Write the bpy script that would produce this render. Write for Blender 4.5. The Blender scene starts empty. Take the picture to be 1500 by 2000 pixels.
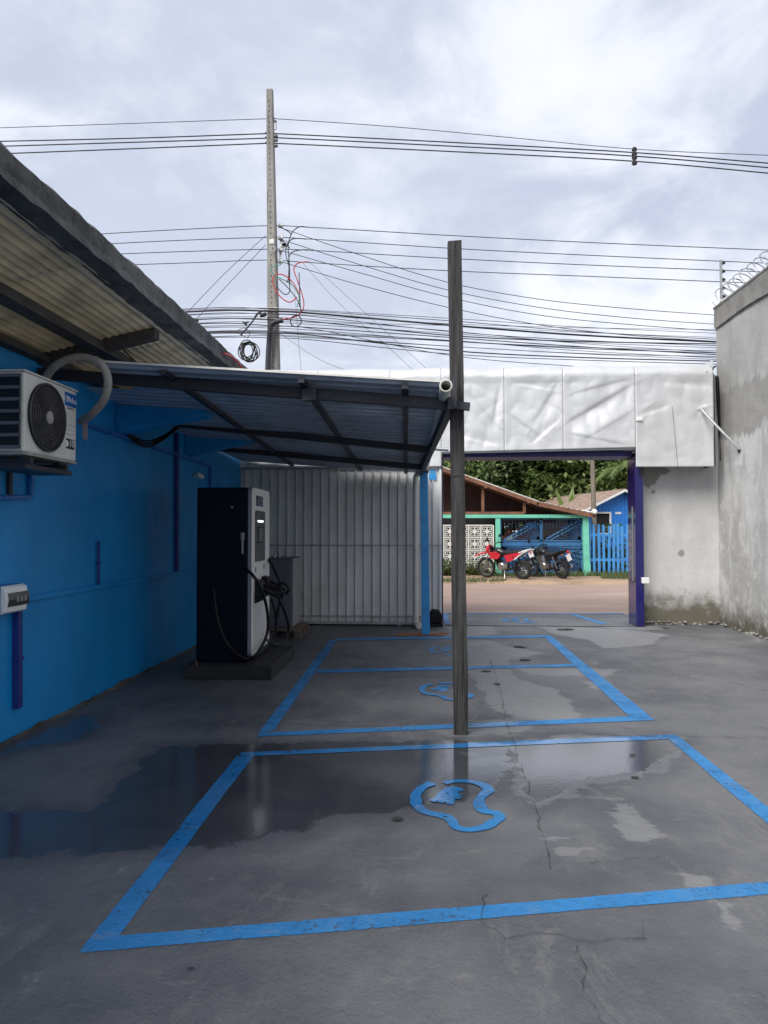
import bpy, bmesh, math, random
import numpy as np
from mathutils import Vector, Matrix, Euler, noise as mnoise
random.seed(7); np.random.seed(7)
scene = bpy.context.scene
COL = scene.collection
R = math.radians
# ------------------------------------------------------------------ camera, sky, sun, exposure
CAM_H = 1.6; FPX = 1400.0
cam_d = bpy.data.cameras.new('camera'); cam = bpy.data.objects.new('camera', cam_d); COL.objects.link(cam)
cam.location = (0, 0, CAM_H)
cam.rotation_euler = (R(90 + 1.47), 0, R(3.19))
cam_d.sensor_fit = 'VERTICAL'; cam_d.sensor_height = 36; cam_d.sensor_width = 27
cam_d.lens = 36 * FPX / 2000; cam_d.clip_start = 0.05; cam_d.clip_end = 1500
scene.camera = cam
scene.view_settings.view_transform = 'Standard'; scene.view_settings.look = 'None'
scene.view_settings.exposure = 1.45; scene.view_settings.gamma = 1.0
try: scene.cycles.max_bounces = 8
except Exception: pass

SUN_EL, SUN_AZ = 46.0, 214.0          # azimuth clockwise from +Y (camera looks along +Y)
sd = Vector((math.sin(R(SUN_AZ)) * math.cos(R(SUN_EL)), math.cos(R(SUN_AZ)) * math.cos(R(SUN_EL)), math.sin(R(SUN_EL))))
sl = bpy.data.lights.new('sun', 'SUN'); sun = bpy.data.objects.new('sun', sl); COL.objects.link(sun)
sl.energy = 1.5; sl.angle = R(35); sl.color = (1.0, 0.96, 0.90)
sun.rotation_euler = sd.to_track_quat('Z', 'Y').to_euler(); sun.location = (0, 0, 30)

world = bpy.data.worlds.new('World'); scene.world = world; world.use_nodes = True

# ------------------------------------------------------------------ node helper
class NT:
    def __init__(s, tree): s.t = tree; s.t.nodes.clear()
    def n(s, typ, **kw):
        nd = s.t.nodes.new(typ)
        for k, v in kw.items(): setattr(nd, k, v)
        return nd
    def link(s, a, b): s.t.links.new(a, b)
    def put(s, sock, v):
        if v is None: return
        if hasattr(v, 'is_output') or isinstance(v, bpy.types.NodeSocket): s.t.links.new(v, sock)
        else:
            try: sock.default_value = v
            except Exception: sock.default_value = (v[0], v[1], v[2], 1.0) if len(v) == 3 else v
    def math(s, op, a, b=None, c=None, clamp=False):
        m = s.n('ShaderNodeMath', operation=op); m.use_clamp = clamp
        s.put(m.inputs[0], a)
        if b is not None: s.put(m.inputs[1], b)
        if c is not None: s.put(m.inputs[2], c)
        return m.outputs[0]
    def noise(s, vec, scale, detail=4, rough=0.55, dist=0.0):
        q = s.n('ShaderNodeTexNoise'); s.put(q.inputs['Vector'], vec); q.inputs['Scale'].default_value = scale
        q.inputs['Detail'].default_value = detail; q.inputs['Roughness'].default_value = rough; q.inputs['Distortion'].default_value = dist
        return q.outputs['Fac']
    def step(s, v, lo, hi):
        m = s.n('ShaderNodeMapRange', interpolation_type='SMOOTHSTEP'); s.put(m.inputs[0], v)
        m.inputs[1].default_value = lo; m.inputs[2].default_value = hi
        return m.outputs[0]
    def lin(s, v, lo, hi, a, b):
        m = s.n('ShaderNodeMapRange'); s.put(m.inputs[0], v)
        m.inputs[1].default_value = lo; m.inputs[2].default_value = hi; m.inputs[3].default_value = a; m.inputs[4].default_value = b
        return m.outputs[0]
    def mix(s, f, a, b, mode='MIX'):
        m = s.n('ShaderNodeMix', data_type='RGBA', blend_type=mode)
        s.put(m.inputs[0], f); s.put(m.inputs[6], c4(a)); s.put(m.inputs[7], c4(b))
        return m.outputs[2]
    def mapping(s, vec, scale=(1, 1, 1), loc=(0, 0, 0), rot=(0, 0, 0)):
        m = s.n('ShaderNodeMapping'); s.put(m.inputs[0], vec); m.inputs[1].default_value = loc; m.inputs[2].default_value = rot; m.inputs[3].default_value = scale
        return m.outputs[0]
    def bump(s, h, strength, dist=0.02):
        b = s.n('ShaderNodeBump'); s.put(b.inputs['Strength'], strength); b.inputs['Distance'].default_value = dist; s.put(b.inputs['Height'], h)
        return b.outputs[0]
def c4(c):
    if isinstance(c, (tuple, list)) and len(c) == 3: return (c[0], c[1], c[2], 1.0)
    return c

# world: overcast, a broken cloud deck all round the dome with pale blue haze between
w = NT(world.node_tree)
wo = w.n('ShaderNodeOutputWorld'); bg = w.n('ShaderNodeBackground')
sky = w.n('ShaderNodeTexSky', sky_type='NISHITA'); sky.sun_disc = False
sky.sun_elevation = R(SUN_EL); sky.sun_rotation = R(SUN_AZ); sky.dust_density = 4; sky.air_density = 1.2
tc = w.n('ShaderNodeTexCoord')
sp = w.n('ShaderNodeSeparateXYZ'); w.link(tc.outputs['Generated'], sp.inputs[0])
zz = w.math('MAXIMUM', w.math('ADD', sp.outputs[2], 0.28), 0.12)
cb = w.n('ShaderNodeCombineXYZ'); w.put(cb.inputs[0], w.math('DIVIDE', sp.outputs[0], zz)); w.put(cb.inputs[1], w.math('DIVIDE', sp.outputs[1], zz))
cv = w.mapping(cb.outputs[0], (1, 1, 1), (3.37, 1.9, 0.0), (0, 0, R(25)))
n1 = w.noise(cv, 1.15, 6, 0.55, 0.35)
n2 = w.noise(w.mapping(cv, (1, 1, 1), (7.1, 2.2, 3)), 3.4, 6, 0.6, 0.6)
n3 = w.noise(w.mapping(cv, (1, 1, 1), (1.1, 9.2, 5)), 0.6, 2, 0.5)
fc = w.math('ADD', w.math('MULTIPLY', n1, 0.62), w.math('MULTIPLY', n2, 0.38))
deck = w.mix(w.step(fc, 0.42, 0.58), (2.15, 2.34, 2.9), (3.35, 3.44, 3.8))
deck = w.mix(w.math('MULTIPLY', w.step(fc, 0.50, 0.66), 0.7), deck, (4.1, 4.18, 4.4))
deck = w.mix(w.math('MULTIPLY', w.step(n3, 0.35, 0.65), 0.35), deck, (2.9, 3.1, 3.6))
fin = w.mix(0.94, sky.outputs[0], deck)
w.link(fin, bg.inputs[0]); bg.inputs[1].default_value = 0.1
w.link(bg.outputs[0], wo.inputs[0])

# ------------------------------------------------------------------ pixel -> world (photograph is 1500 x 2000; every point gets a real distance)
_M = cam.rotation_euler.to_matrix()
def ray(u, v): return _M @ Vector(((u - 750) / FPX, (1000 - v) / FPX, -1.0))
def PY(u, v, Y): d = ray(u, v); t = Y / d.y; return Vector((d.x * t, Y, CAM_H + d.z * t))
def PX(u, v, X): d = ray(u, v); t = X / d.x; return Vector((X, d.y * t, CAM_H + d.z * t))
def G(u, v, z=0.0): d = ray(u, v); t = (z - CAM_H) / d.z; return Vector((d.x * t, d.y * t, z))

# ------------------------------------------------------------------ mesh builder
def origin(o):
    v = Vector((0, 0, 0))
    while o is not None: v += o.location; o = o.parent
    return v
class MB:
    def __init__(s): s.v = []; s.f = []
    def add(s, vs, fs):
        b = len(s.v); s.v += [Vector(p) for p in vs]; s.f += [tuple(b + i for i in f) for f in fs]; return s
    def box(s, x0, x1, y0, y1, z0, z1):
        x0, x1 = sorted((x0, x1)); y0, y1 = sorted((y0, y1)); z0, z1 = sorted((z0, z1))
        return s.add([(x0,y0,z0),(x1,y0,z0),(x1,y1,z0),(x0,y1,z0),(x0,y0,z1),(x1,y0,z1),(x1,y1,z1),(x0,y1,z1)],
                     [(3,2,1,0),(4,5,6,7),(0,1,5,4),(1,2,6,5),(2,3,7,6),(3,0,4,7)])
    def bar(s, a, b, w, h, up=(0,0,1)):
        a = Vector(a); b = Vector(b); d = (b - a).normalized(); up = Vector(up)
        if abs(d.dot(up)) > 0.98: up = Vector((0,1,0))
        x = d.cross(up).normalized(); y = x.cross(d).normalized()
        o = [(-w/2,-h/2),(w/2,-h/2),(w/2,h/2),(-w/2,h/2)]
        return s.add([a + x*p + y*q for p, q in o] + [b + x*p + y*q for p, q in o],
                     [(0,1,2,3),(7,6,5,4),(0,4,5,1),(1,5,6,2),(2,6,7,3),(3,7,4,0)])
    def tube(s, pts, r, n=8, cap=True):
        pts = [Vector(p) for p in pts]; rs = r if isinstance(r, (list, tuple)) else [r] * len(pts)
        m = len(pts); rings = []
        t0 = (pts[1] - pts[0]).normalized(); ref = Vector((0,0,1)) if abs(t0.z) < 0.9 else Vector((1,0,0))
        nx = t0.cross(ref).normalized()
        for i, p in enumerate(pts):
            t = (pts[min(i+1,m-1)] - pts[max(i-1,0)])
            t = t.normalized() if t.length > 1e-9 else t0
            nx = (nx - t * nx.dot(t)); nx = nx.normalized() if nx.length > 1e-6 else t.orthogonal().normalized()
            ny = t.cross(nx)
            rings.append([p + (nx*math.cos(2*math.pi*k/n) + ny*math.sin(2*math.pi*k/n)) * rs[i] for k in range(n)])
        vs = [q for rg in rings for q in rg]; fs = []
        for i in range(m-1):
            for k in range(n): fs.append((i*n+k, i*n+(k+1)%n, (i+1)*n+(k+1)%n, (i+1)*n+k))
        if cap: fs += [tuple(reversed(range(n))), tuple((m-1)*n+k for k in range(n))]
        return s.add(vs, fs)
    def prism(s, poly, axis, a, b):
        # poly: list of 2D points; axis 'x','y','z' = extrusion axis
        def p3(p, c): return {'x': (c, p[0], p[1]), 'y': (p[0], c, p[1]), 'z': (p[0], p[1], c)}[axis]
        n = len(poly); vs = [p3(p, a) for p in poly] + [p3(p, b) for p in poly]
        fs = [tuple(range(n)), tuple(reversed(range(n, 2*n)))] + [(i, (i+1)%n, n+(i+1)%n, n+i) for i in range(n)]
        return s.add(vs, fs)
    def grid(s, fn, nu, nv, flip=False):
        vs = [fn(i/nu, j/nv) for j in range(nv+1) for i in range(nu+1)]; fs = []
        for j in range(nv):
            for i in range(nu):
                q = (j*(nu+1)+i, j*(nu+1)+i+1, (j+1)*(nu+1)+i+1, (j+1)*(nu+1)+i)
                fs.append(tuple(reversed(q)) if flip else q)
        return s.add(vs, fs)
    def ring(s, c, ax, r, rt, n=24, k=6):
        c = Vector(c); ax = Vector(ax).normalized(); u = ax.orthogonal().normalized(); v = ax.cross(u); vs = []; fs = []
        for i in range(n):
            a = 2*math.pi*i/n; d = u*math.cos(a) + v*math.sin(a)
            for j in range(k):
                b = 2*math.pi*j/k; vs.append(c + d*(r + rt*math.cos(b)) + ax*(rt*math.sin(b)))
        for i in range(n):
            for j in range(k): fs.append((i*k+j, ((i+1)%n)*k+j, ((i+1)%n)*k+(j+1)%k, i*k+(j+1)%k))
        return s.add(vs, fs)
    def lathe(s, c, ax, prof, n=20):
        c = Vector(c); ax = Vector(ax).normalized(); u = ax.orthogonal().normalized(); v = ax.cross(u); m = len(prof); vs = []; fs = []
        for (h, r) in prof:
            for i in range(n):
                a = 2*math.pi*i/n; vs.append(c + ax*h + (u*math.cos(a) + v*math.sin(a))*max(r, 1e-4))
        for j in range(m-1):
            for i in range(n): fs.append((j*n+i, j*n+(i+1)%n, (j+1)*n+(i+1)%n, (j+1)*n+i))
        fs += [tuple(reversed(range(n))), tuple((m-1)*n+i for i in range(n))]
        return s.add(vs, fs)
    def build(s, name, mat, parent=None, local=False, smooth=False, bevel=0.0, loc=None):
        off = Vector((0,0,0)) if local else (origin(parent) if parent is not None else Vector((0,0,0)))
        if loc is not None: off = Vector(loc)
        me = bpy.data.meshes.new(name); me.from_pydata([tuple(p - off) for p in s.v], [], s.f); me.validate(); me.update()
        bm = bmesh.new(); bm.from_mesh(me); bmesh.ops.recalc_face_normals(bm, faces=bm.faces); bm.to_mesh(me); bm.free()
        if smooth:
            me.polygons.foreach_set('use_smooth', [True]*len(me.polygons))
            try: me.set_sharp_from_angle(angle=R(40))
            except Exception: pass
        o = bpy.data.objects.new(name, me); COL.objects.link(o)
        if mat is not None: me.materials.append(M[mat] if isinstance(mat, str) else mat)
        if parent is not None: o.parent = parent
        elif loc is not None: o.location = loc
        if bevel > 0:
            b = o.modifiers.new('bevel', 'BEVEL'); b.width = bevel; b.segments = 2; b.limit_method = 'ANGLE'; b.angle_limit = R(35)
        return o
def tag(o, label=None, cat=None, group=None, kind=None):
    if label: o['label'] = label
    if cat: o['category'] = cat
    if group: o['group'] = group
    if kind: o['kind'] = kind
    return o
def thing(name, label, cat, loc=(0,0,0), rz=0.0, group=None):
    o = bpy.data.objects.new(name, None); COL.objects.link(o); o.location = loc; o.rotation_euler = (0,0,rz); o.empty_display_size = 0.2
    return tag(o, label, cat, group)
def link_copy(src, parent=None):
    c = src.copy(); COL.objects.link(c)
    if parent is not None: c.parent = parent
    return c
def spline(pts, n=8):
    pts = [Vector(p) for p in pts]; out = []; P = [2*pts[0]-pts[1]] + pts + [2*pts[-1]-pts[-2]]
    for i in range(1, len(P)-2):
        for k in range(n):
            t = k/n; a, b, c, d = P[i-1], P[i], P[i+1], P[i+2]
            out.append(0.5*((2*b) + (c-a)*t + (2*a-5*b+4*c-d)*t*t + (3*b-a-3*c+d)*t*t*t))
    out.append(pts[-1]); return out
def text_mesh(name, body, size, mat, parent, mtx, extrude=0.001, align='CENTER'):
    cu = bpy.data.curves.new(name, 'FONT'); cu.body = body; cu.size = size; cu.extrude = extrude; cu.align_x = align; cu.align_y = 'CENTER'; cu.resolution_u = 3
    t = bpy.data.objects.new(name, cu); COL.objects.link(t)
    dg = bpy.context.evaluated_depsgraph_get(); me = bpy.data.meshes.new_from_object(t.evaluated_get(dg))
    bpy.data.objects.remove(t); o = bpy.data.objects.new(name, me); COL.objects.link(o); me.materials.clear(); me.materials.append(M[mat])
    off = origin(parent)
    for vv in me.vertices: vv.co = (mtx @ vv.co) - off
    o.parent = parent; return o

# ------------------------------------------------------------------ materials
M = {}
def pm(name, c, rough=0.6, metal=0.0, var=0.0, c2=None, scale=3.0, bump=0.0, bscale=40.0, stretch=(1,1,1), spec=0.5, coord='Object', coat=0.0, dirt=None, dscale=2.0, damt=0.5, dist=0.01):
    m = bpy.data.materials.new(name); m.use_nodes = True; t = NT(m.node_tree)
    out = t.n('ShaderNodeOutputMaterial'); b = t.n('ShaderNodeBsdfPrincipled'); t.link(b.outputs[0], out.inputs[0])
    if coord == 'Position': vec = t.n('ShaderNodeNewGeometry').outputs['Position']
    else: vec = t.n('ShaderNodeTexCoord').outputs['Object']
    sv = t.mapping(vec, stretch)
    col = c4(c)
    if var > 0 or c2:
        nf = t.step(t.noise(sv, scale, 5, 0.6), 0.32, 0.68)
        k2 = c2 if c2 else tuple(x*(1-var) for x in c)
        col = t.mix(nf, c, k2)
    if dirt:
        df = t.math('MULTIPLY', t.step(t.noise(t.mapping(vec, stretch, (5,3,1)), dscale, 6, 0.65, 0.3), 0.5, 0.68), damt)
        col = t.mix(df, col, dirt)
    t.put(b.inputs['Base Color'], col)
    rn = t.lin(t.noise(sv, scale*4, 3), 0.3, 0.7, max(rough-0.08, 0.02), min(rough+0.08, 1)); t.put(b.inputs['Roughness'], rn)
    b.inputs['Metallic'].default_value = metal; b.inputs['Specular IOR Level'].default_value = spec; b.inputs['Coat Weight'].default_value = coat
    if bump > 0: t.put(b.inputs['Normal'], t.bump(t.noise(sv, bscale, 5, 0.6), bump, dist))
    M[name] = m; return m
def emis(name, c, s):
    m = bpy.data.materials.new(name); m.use_nodes = True; t = NT(m.node_tree)
    out = t.n('ShaderNodeOutputMaterial'); e = t.n('ShaderNodeEmission'); e.inputs[0].default_value = c4(c); e.inputs[1].default_value = s; t.link(e.outputs[0], out.inputs[0]); M[name] = m

pm('wall_blue', (0.002, 0.27, 0.66), 0.5, 0, 0.15, scale=1.3, bump=0.35, bscale=22, stretch=(1,1,0.7), coord='Position', dirt=(0.006,0.19,0.47), dscale=1.6, damt=0.5)
pm('trunking_navy', (0.012, 0.03, 0.20), 0.45)
pm('duct_blue', (0.008, 0.13, 0.44), 0.45)
pm('eave_concrete', (0.13, 0.13, 0.125), 0.9, 0, 0, (0.055, 0.055, 0.055), 2.2, 0.8, 18, (1,1,1.0), coord='Position', dirt=(0.03,0.032,0.025), dscale=6, damt=0.8, dist=0.03)
pm('eave_timber', (0.075, 0.07, 0.065), 0.8, 0, 0.4, scale=2, stretch=(6,1,6), bump=0.3)
pm('fibre_old', (0.50, 0.44, 0.28), 0.75, 0, 0.3, scale=5, bump=0.25, bscale=90, coord='Position', dirt=(0.30,0.25,0.15), dscale=3, damt=0.5)
pm('old_white', (0.70, 0.70, 0.66), 0.5, 0, 0.15, scale=2, dirt=(0.35,0.33,0.29), dscale=5, damt=0.35)
pm('fan_black', (0.006, 0.006, 0.007), 0.45)
pm('fan_grey', (0.05, 0.05, 0.05), 0.5)
pm('label_blue', (0.01, 0.12, 0.40), 0.4)
pm('print_white', (0.75, 0.75, 0.75), 0.5)
pm('print_black', (0.02, 0.02, 0.02), 0.5)
pm('hose_grey', (0.36, 0.35, 0.33), 0.75, 0, 0.25, scale=12, bump=0.2)
pm('tape_pink', (0.30, 0.22, 0.25), 0.6)
pm('black_plastic', (0.006, 0.006, 0.007), 0.45, 0, 0.2, spec=0.25)
pm('cable_black', (0.007, 0.007, 0.008), 0.5, spec=0.3)
pm('wire_black', (0.022, 0.022, 0.026), 0.7)
pm('wire_grey', (0.12, 0.12, 0.13), 0.6)
pm('wire_red', (0.42, 0.03, 0.03), 0.5)
pm('wire_green', (0.05, 0.30, 0.18), 0.5)
pm('charger_dark', (0.002, 0.003, 0.012), 0.5, 0, 0.2, spec=0.15)
pm('charger_white', (0.86, 0.87, 0.85), 0.35, 0, 0.05, scale=1)
pm('charger_trim', (0.20, 0.22, 0.25), 0.4, 0.2)
pm('screen_dark', (0.045, 0.046, 0.045), 0.25)
pm('screen_glass', (0.10, 0.105, 0.10), 0.12)
pm('handle_grey', (0.28, 0.28, 0.29), 0.35, 0.4)
emis('led_white', (0.9, 0.95, 1.0), 2.2)
pm('plinth', (0.022, 0.022, 0.024), 0.8, 0, 0.3, bump=0.3)
pm('cabinet', (0.13, 0.14, 0.165), 0.45, 0, 0.12)
pm('cabinet_light', (0.36, 0.37, 0.37), 0.45, 0, 0.12)
pm('pallet_wood', (0.20, 0.155, 0.12), 0.85, 0, 0.4, scale=4, stretch=(1,6,6), bump=0.3)
pm('gate_metal', (0.68, 0.69, 0.69), 0.42, 0.15, 0.14, scale=1.5, stretch=(1,1,0.35), dirt=(0.36,0.35,0.33), dscale=3, damt=0.35)
pm('gate_rail', (0.40, 0.41, 0.42), 0.45, 0.2, 0.2, dirt=(0.2,0.16,0.12), dscale=6)
pm('pvc_white', (0.66, 0.66, 0.62), 0.4, 0, 0.1, dirt=(0.4,0.38,0.33), dscale=4, damt=0.3)
pm('post_blue', (0.025, 0.30, 0.68), 0.4, 0, 0.1, scale=2, dirt=(0.03,0.15,0.4), dscale=8, damt=0.5)
pm('purple', (0.012, 0.010, 0.11), 0.12, 0, 0.2, scale=1.2, coat=0.4)
pm('purple_matt', (0.016, 0.013, 0.15), 0.45, 0, 0.2)
pm('steel_dark', (0.035, 0.037, 0.05), 0.5, 0.3, 0.2)
pm('roof_steel', (0.42, 0.48, 0.57), 0.38, 0.3, 0.2, scale=1.5, dirt=(0.12,0.13,0.15), dscale=3)
pm('wood_post', (0.085, 0.082, 0.082), 0.92, 0, 0, (0.030, 0.030, 0.031), 3.0, 1.0, 10, (9,9,0.45), coord='Object', dirt=(0.014,0.014,0.014), dscale=4.5, damt=0.9, dist=0.03)
pm('crack_dark', (0.03, 0.03, 0.031), 0.9)
pm('tile_terracotta', (0.32, 0.15, 0.085), 0.7, 0, 0.3, scale=6)
pm('road', (0.37, 0.262, 0.21), 0.85, 0, 0, (0.31, 0.22, 0.175), 0.7, 0.3, 25, (0.35,1,1), coord='Position', dirt=(0.44,0.34,0.28), dscale=1.1, damt=0.6)
pm('earth', (0.30, 0.20, 0.13), 0.95, 0, 0, (0.40, 0.28, 0.19), 1.2, 0.6, 12, coord='Position', dirt=(0.16,0.13,0.08), dscale=1.6, damt=0.7)
pm('kerb', (0.42, 0.31, 0.23), 0.9, 0, 0.35, scale=2, bump=0.5, bscale=10, coord='Position')
pm('far_land', (0.16, 0.15, 0.09), 0.95, 0, 0.3, scale=0.4, coord='Position')
pm('pole_concrete', (0.30, 0.29, 0.27), 0.9, 0, 0, (0.21, 0.205, 0.195), 2.0, 0.35, 20, (4,4,0.6), dirt=(0.09,0.09,0.085), dscale=1.6, damt=0.7)
pm('galv', (0.42, 0.43, 0.44), 0.4, 0.6, 0.15)
pm('razor', (0.34, 0.35, 0.36), 0.4, 0.7)
pm('insulator', (0.02, 0.02, 0.02), 0.5)
pm('brown_board', (0.075, 0.032, 0.026), 0.75, 0, 0.35, scale=3, stretch=(4,4,0.6))
pm('brown_beam', (0.21, 0.095, 0.055), 0.75, 0, 0.35, scale=3)
pm('brown_roof', (0.30, 0.24, 0.20), 0.8, 0, 0.3, scale=2)
pm('mint', (0.16, 0.56, 0.41), 0.6, 0, 0.12, scale=3, dirt=(0.11,0.38,0.28), dscale=3)
pm('dark_green', (0.010, 0.045, 0.035), 0.7)
pm('grille_white', (0.66, 0.66, 0.62), 0.6, 0, 0.1, dirt=(0.42,0.4,0.35), dscale=4, damt=0.35)
pm('gate_blue', (0.035, 0.15, 0.33), 0.5, 0, 0.25, scale=3)
pm('gate_blue_bar', (0.012, 0.045, 0.115), 0.5, 0, 0.2, scale=3)
pm('house_blue', (0.018, 0.19, 0.62), 0.6, 0, 0.15, scale=2, stretch=(3,3,0.5))
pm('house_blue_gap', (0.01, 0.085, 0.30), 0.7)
pm('picket_blue', (0.05, 0.27, 0.62), 0.65, 0, 0.25, scale=3, dirt=(0.12,0.26,0.45), dscale=6)
pm('rust_roof', (0.30, 0.215, 0.165), 0.85, 0, 0, (0.20, 0.135, 0.105), 3.0, 0.3, 12, (4,1,1), dirt=(0.42,0.35,0.30), dscale=3)
pm('white_trim', (0.70, 0.70, 0.67), 0.6, 0, 0.1)
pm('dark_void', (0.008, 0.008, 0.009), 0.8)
pm('brick_red', (0.36, 0.15, 0.10), 0.85, 0, 0, (0.24, 0.12, 0.085), 5, 0.3)
pm('old_timber', (0.23, 0.20, 0.165), 0.9, 0, 0.4, scale=3, stretch=(5,5,0.5), bump=0.4)
pm('tyre', (0.014, 0.014, 0.015), 0.8)
pm('moto_red', (0.52, 0.012, 0.03), 0.22, 0, 0.08, coat=0.4)
pm('moto_black', (0.010, 0.010, 0.012), 0.2, coat=0.3)
pm('moto_seat', (0.014, 0.013, 0.013), 0.6)
pm('moto_metal', (0.34, 0.34, 0.34), 0.3, 0.85)
pm('moto_white', (0.62, 0.62, 0.62), 0.3)
pm('plate_grey', (0.66, 0.67, 0.68), 0.4)
pm('bark', (0.11, 0.085, 0.06), 0.95, 0, 0.4, bump=0.5, bscale=12)
pm('rubber_white', (0.72,0.72,0.72), 0.5)

def leaf_mat(name, a, b, c):
    m = bpy.data.materials.new(name); m.use_nodes = True; t = NT(m.node_tree)
    out = t.n('ShaderNodeOutputMaterial'); bs = t.n('ShaderNodeBsdfPrincipled')
    at = t.n('ShaderNodeAttribute', attribute_name='tone')
    col = t.mix(t.step(at.outputs['Fac'], 0.0, 0.6), a, b); col = t.mix(t.step(at.outputs['Fac'], 0.7, 1.0), col, c)
    t.put(bs.inputs['Base Color'], col); bs.inputs['Roughness'].default_value = 0.45
    tr = t.n('ShaderNodeBsdfTranslucent'); t.put(tr.inputs[0], col)
    mx = t.n('ShaderNodeMixShader'); mx.inputs[0].default_value = 0.25; t.link(bs.outputs[0], mx.inputs[1]); t.link(tr.outputs[0], mx.inputs[2]); t.link(mx.outputs[0], out.inputs[0])
    M[name] = m
leaf_mat('leaf_dark', (0.045, 0.08, 0.03), (0.14, 0.20, 0.075), (0.30, 0.34, 0.17))
leaf_mat('leaf_mid', (0.08, 0.13, 0.04), (0.18, 0.25, 0.08), (0.32, 0.36, 0.16))
leaf_mat('leaf_olive', (0.09, 0.115, 0.04), (0.21, 0.235, 0.085), (0.34, 0.34, 0.17))
def fibre():
    m = bpy.data.materials.new('fibre_cement'); m.use_nodes = True; t = NT(m.node_tree)
    out = t.n('ShaderNodeOutputMaterial'); bs = t.n('ShaderNodeBsdfPrincipled'); pos = t.n('ShaderNodeNewGeometry').outputs['Position']
    col = t.mix(t.step(t.noise(pos, 4, 6, 0.65), 0.35, 0.7), (0.64, 0.59, 0.46), (0.47, 0.43, 0.33))
    col = t.mix(t.math('MULTIPLY', t.step(t.noise(t.mapping(pos, (1,0.3,1)), 7, 5, 0.7), 0.5, 0.7), 0.5), col, (0.30, 0.26, 0.17))
    t.put(bs.inputs['Base Color'], col); bs.inputs['Roughness'].default_value = 0.7
    t.put(bs.inputs['Normal'], t.bump(t.noise(pos, 90, 4, 0.6), 0.25, 0.01))
    tr = t.n('ShaderNodeBsdfTranslucent'); t.put(tr.inputs[0], t.mix(1.0, col, (0.9, 0.85, 0.72), 'MULTIPLY')); mx = t.n('ShaderNodeMixShader'); mx.inputs[0].default_value = 0.22
    t.link(bs.outputs[0], mx.inputs[1]); t.link(tr.outputs[0], mx.inputs[2]); t.link(mx.outputs[0], out.inputs[0]); M['fibre_cement'] = m
fibre()
leaf_mat('weed', (0.04, 0.07, 0.02), (0.10, 0.14, 0.045), (0.22, 0.22, 0.10))
# ------------------------------------------------------------------ yard floor: painted concrete, partly wet
XW, XR = -3.13, PY(1402, 900, 12.5).x          # left building wall, right boundary wall
YG = 12.1                     # line of the sliding gate
YR0, YR1 = 13.95, 21.6        # near and far edge of the street
WET = [  # outlines of the wet patches on the floor (photo pixels put on the ground plane), strength
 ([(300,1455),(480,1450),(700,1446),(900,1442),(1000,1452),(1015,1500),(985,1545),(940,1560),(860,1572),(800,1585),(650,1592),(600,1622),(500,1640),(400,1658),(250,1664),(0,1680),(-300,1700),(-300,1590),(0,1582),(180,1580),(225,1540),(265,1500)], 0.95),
 ([(-60,1490),(60,1440),(150,1400),(190,1393),(196,1420),(160,1442),(80,1458)], 0.9),
 ([(980,1450),(1120,1432),(1340,1442),(1310,1500),(1180,1530),(1090,1562),(1040,1580),(1000,1545)], 0.85),
 ([(850,1405),(1000,1400),(1050,1415),(900,1434)], 0.8), ([(600,1260),(700,1262),(690,1290),(610,1290)], 0.4)]
PALE = [([(980,1452),(1120,1432),(1340,1442),(1320,1500),(1200,1530),(1090,1562),(1050,1580),(1000,1545)], 0.8),  # bright sky reflection in the wet area, painted in as paler floor
 ([(905,1470),(1000,1475),(1010,1500),(930,1495)], 0.8),
 ([(900,1252),(960,1250),(985,1262),(1060,1275),(990,1290),(1000,1325),(1080,1345),(1135,1398),(1100,1410),(1010,1404),(960,1380),(905,1300)], 0.95),
 ([(870,1224),(960,1224),(975,1238),(900,1245)], 0.85), ([(1050,1224),(1140,1226),(1250,1232),(1300,1240),(1260,1262),(1180,1266),(1150,1250),(1090,1240)], 0.95), ([(1170,1222),(1290,1222),(1300,1230),(1200,1230)], 0.8),
 ([(1000,1303),(1200,1308),(1180,1322),(1040,1318)], 0.9), ([(1140,1330),(1205,1335),(1195,1348),(1150,1345)], 0.9),
 ([(840,1425),(1000,1410),(1080,1420),(1000,1436),(880,1440)], 0.8), ([(1180,1560),(1215,1565),(1290,1630),(1260,1648),(1235,1640)], 0.9), ([(1075,1655),(1160,1655),(1170,1668),(1090,1672)], 0.8), ([(1060,1632),(1140,1640),(1140,1645),(1065,1640)], 0.8),
 ([(1350,1715),(1380,1718),(1450,1800),(1430,1818),(1400,1790)], 0.85), ([(1400,1200),(1420,1205),(1500,1250),(1480,1262)], 0.6), ([(30,1900),(75,1905),(60,1950),(20,1945)], 0.6), ([(105,1930),(150,1935),(140,1975),(95,1970)], 0.6), ([(220,1690),(265,1682),(260,1700),(215,1712)], 0.75)]
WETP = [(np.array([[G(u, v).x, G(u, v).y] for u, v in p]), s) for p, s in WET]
PALEP = [(np.array([[G(u, v).x, G(u, v).y] for u, v in p]), s) for p, s in PALE]
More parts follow.
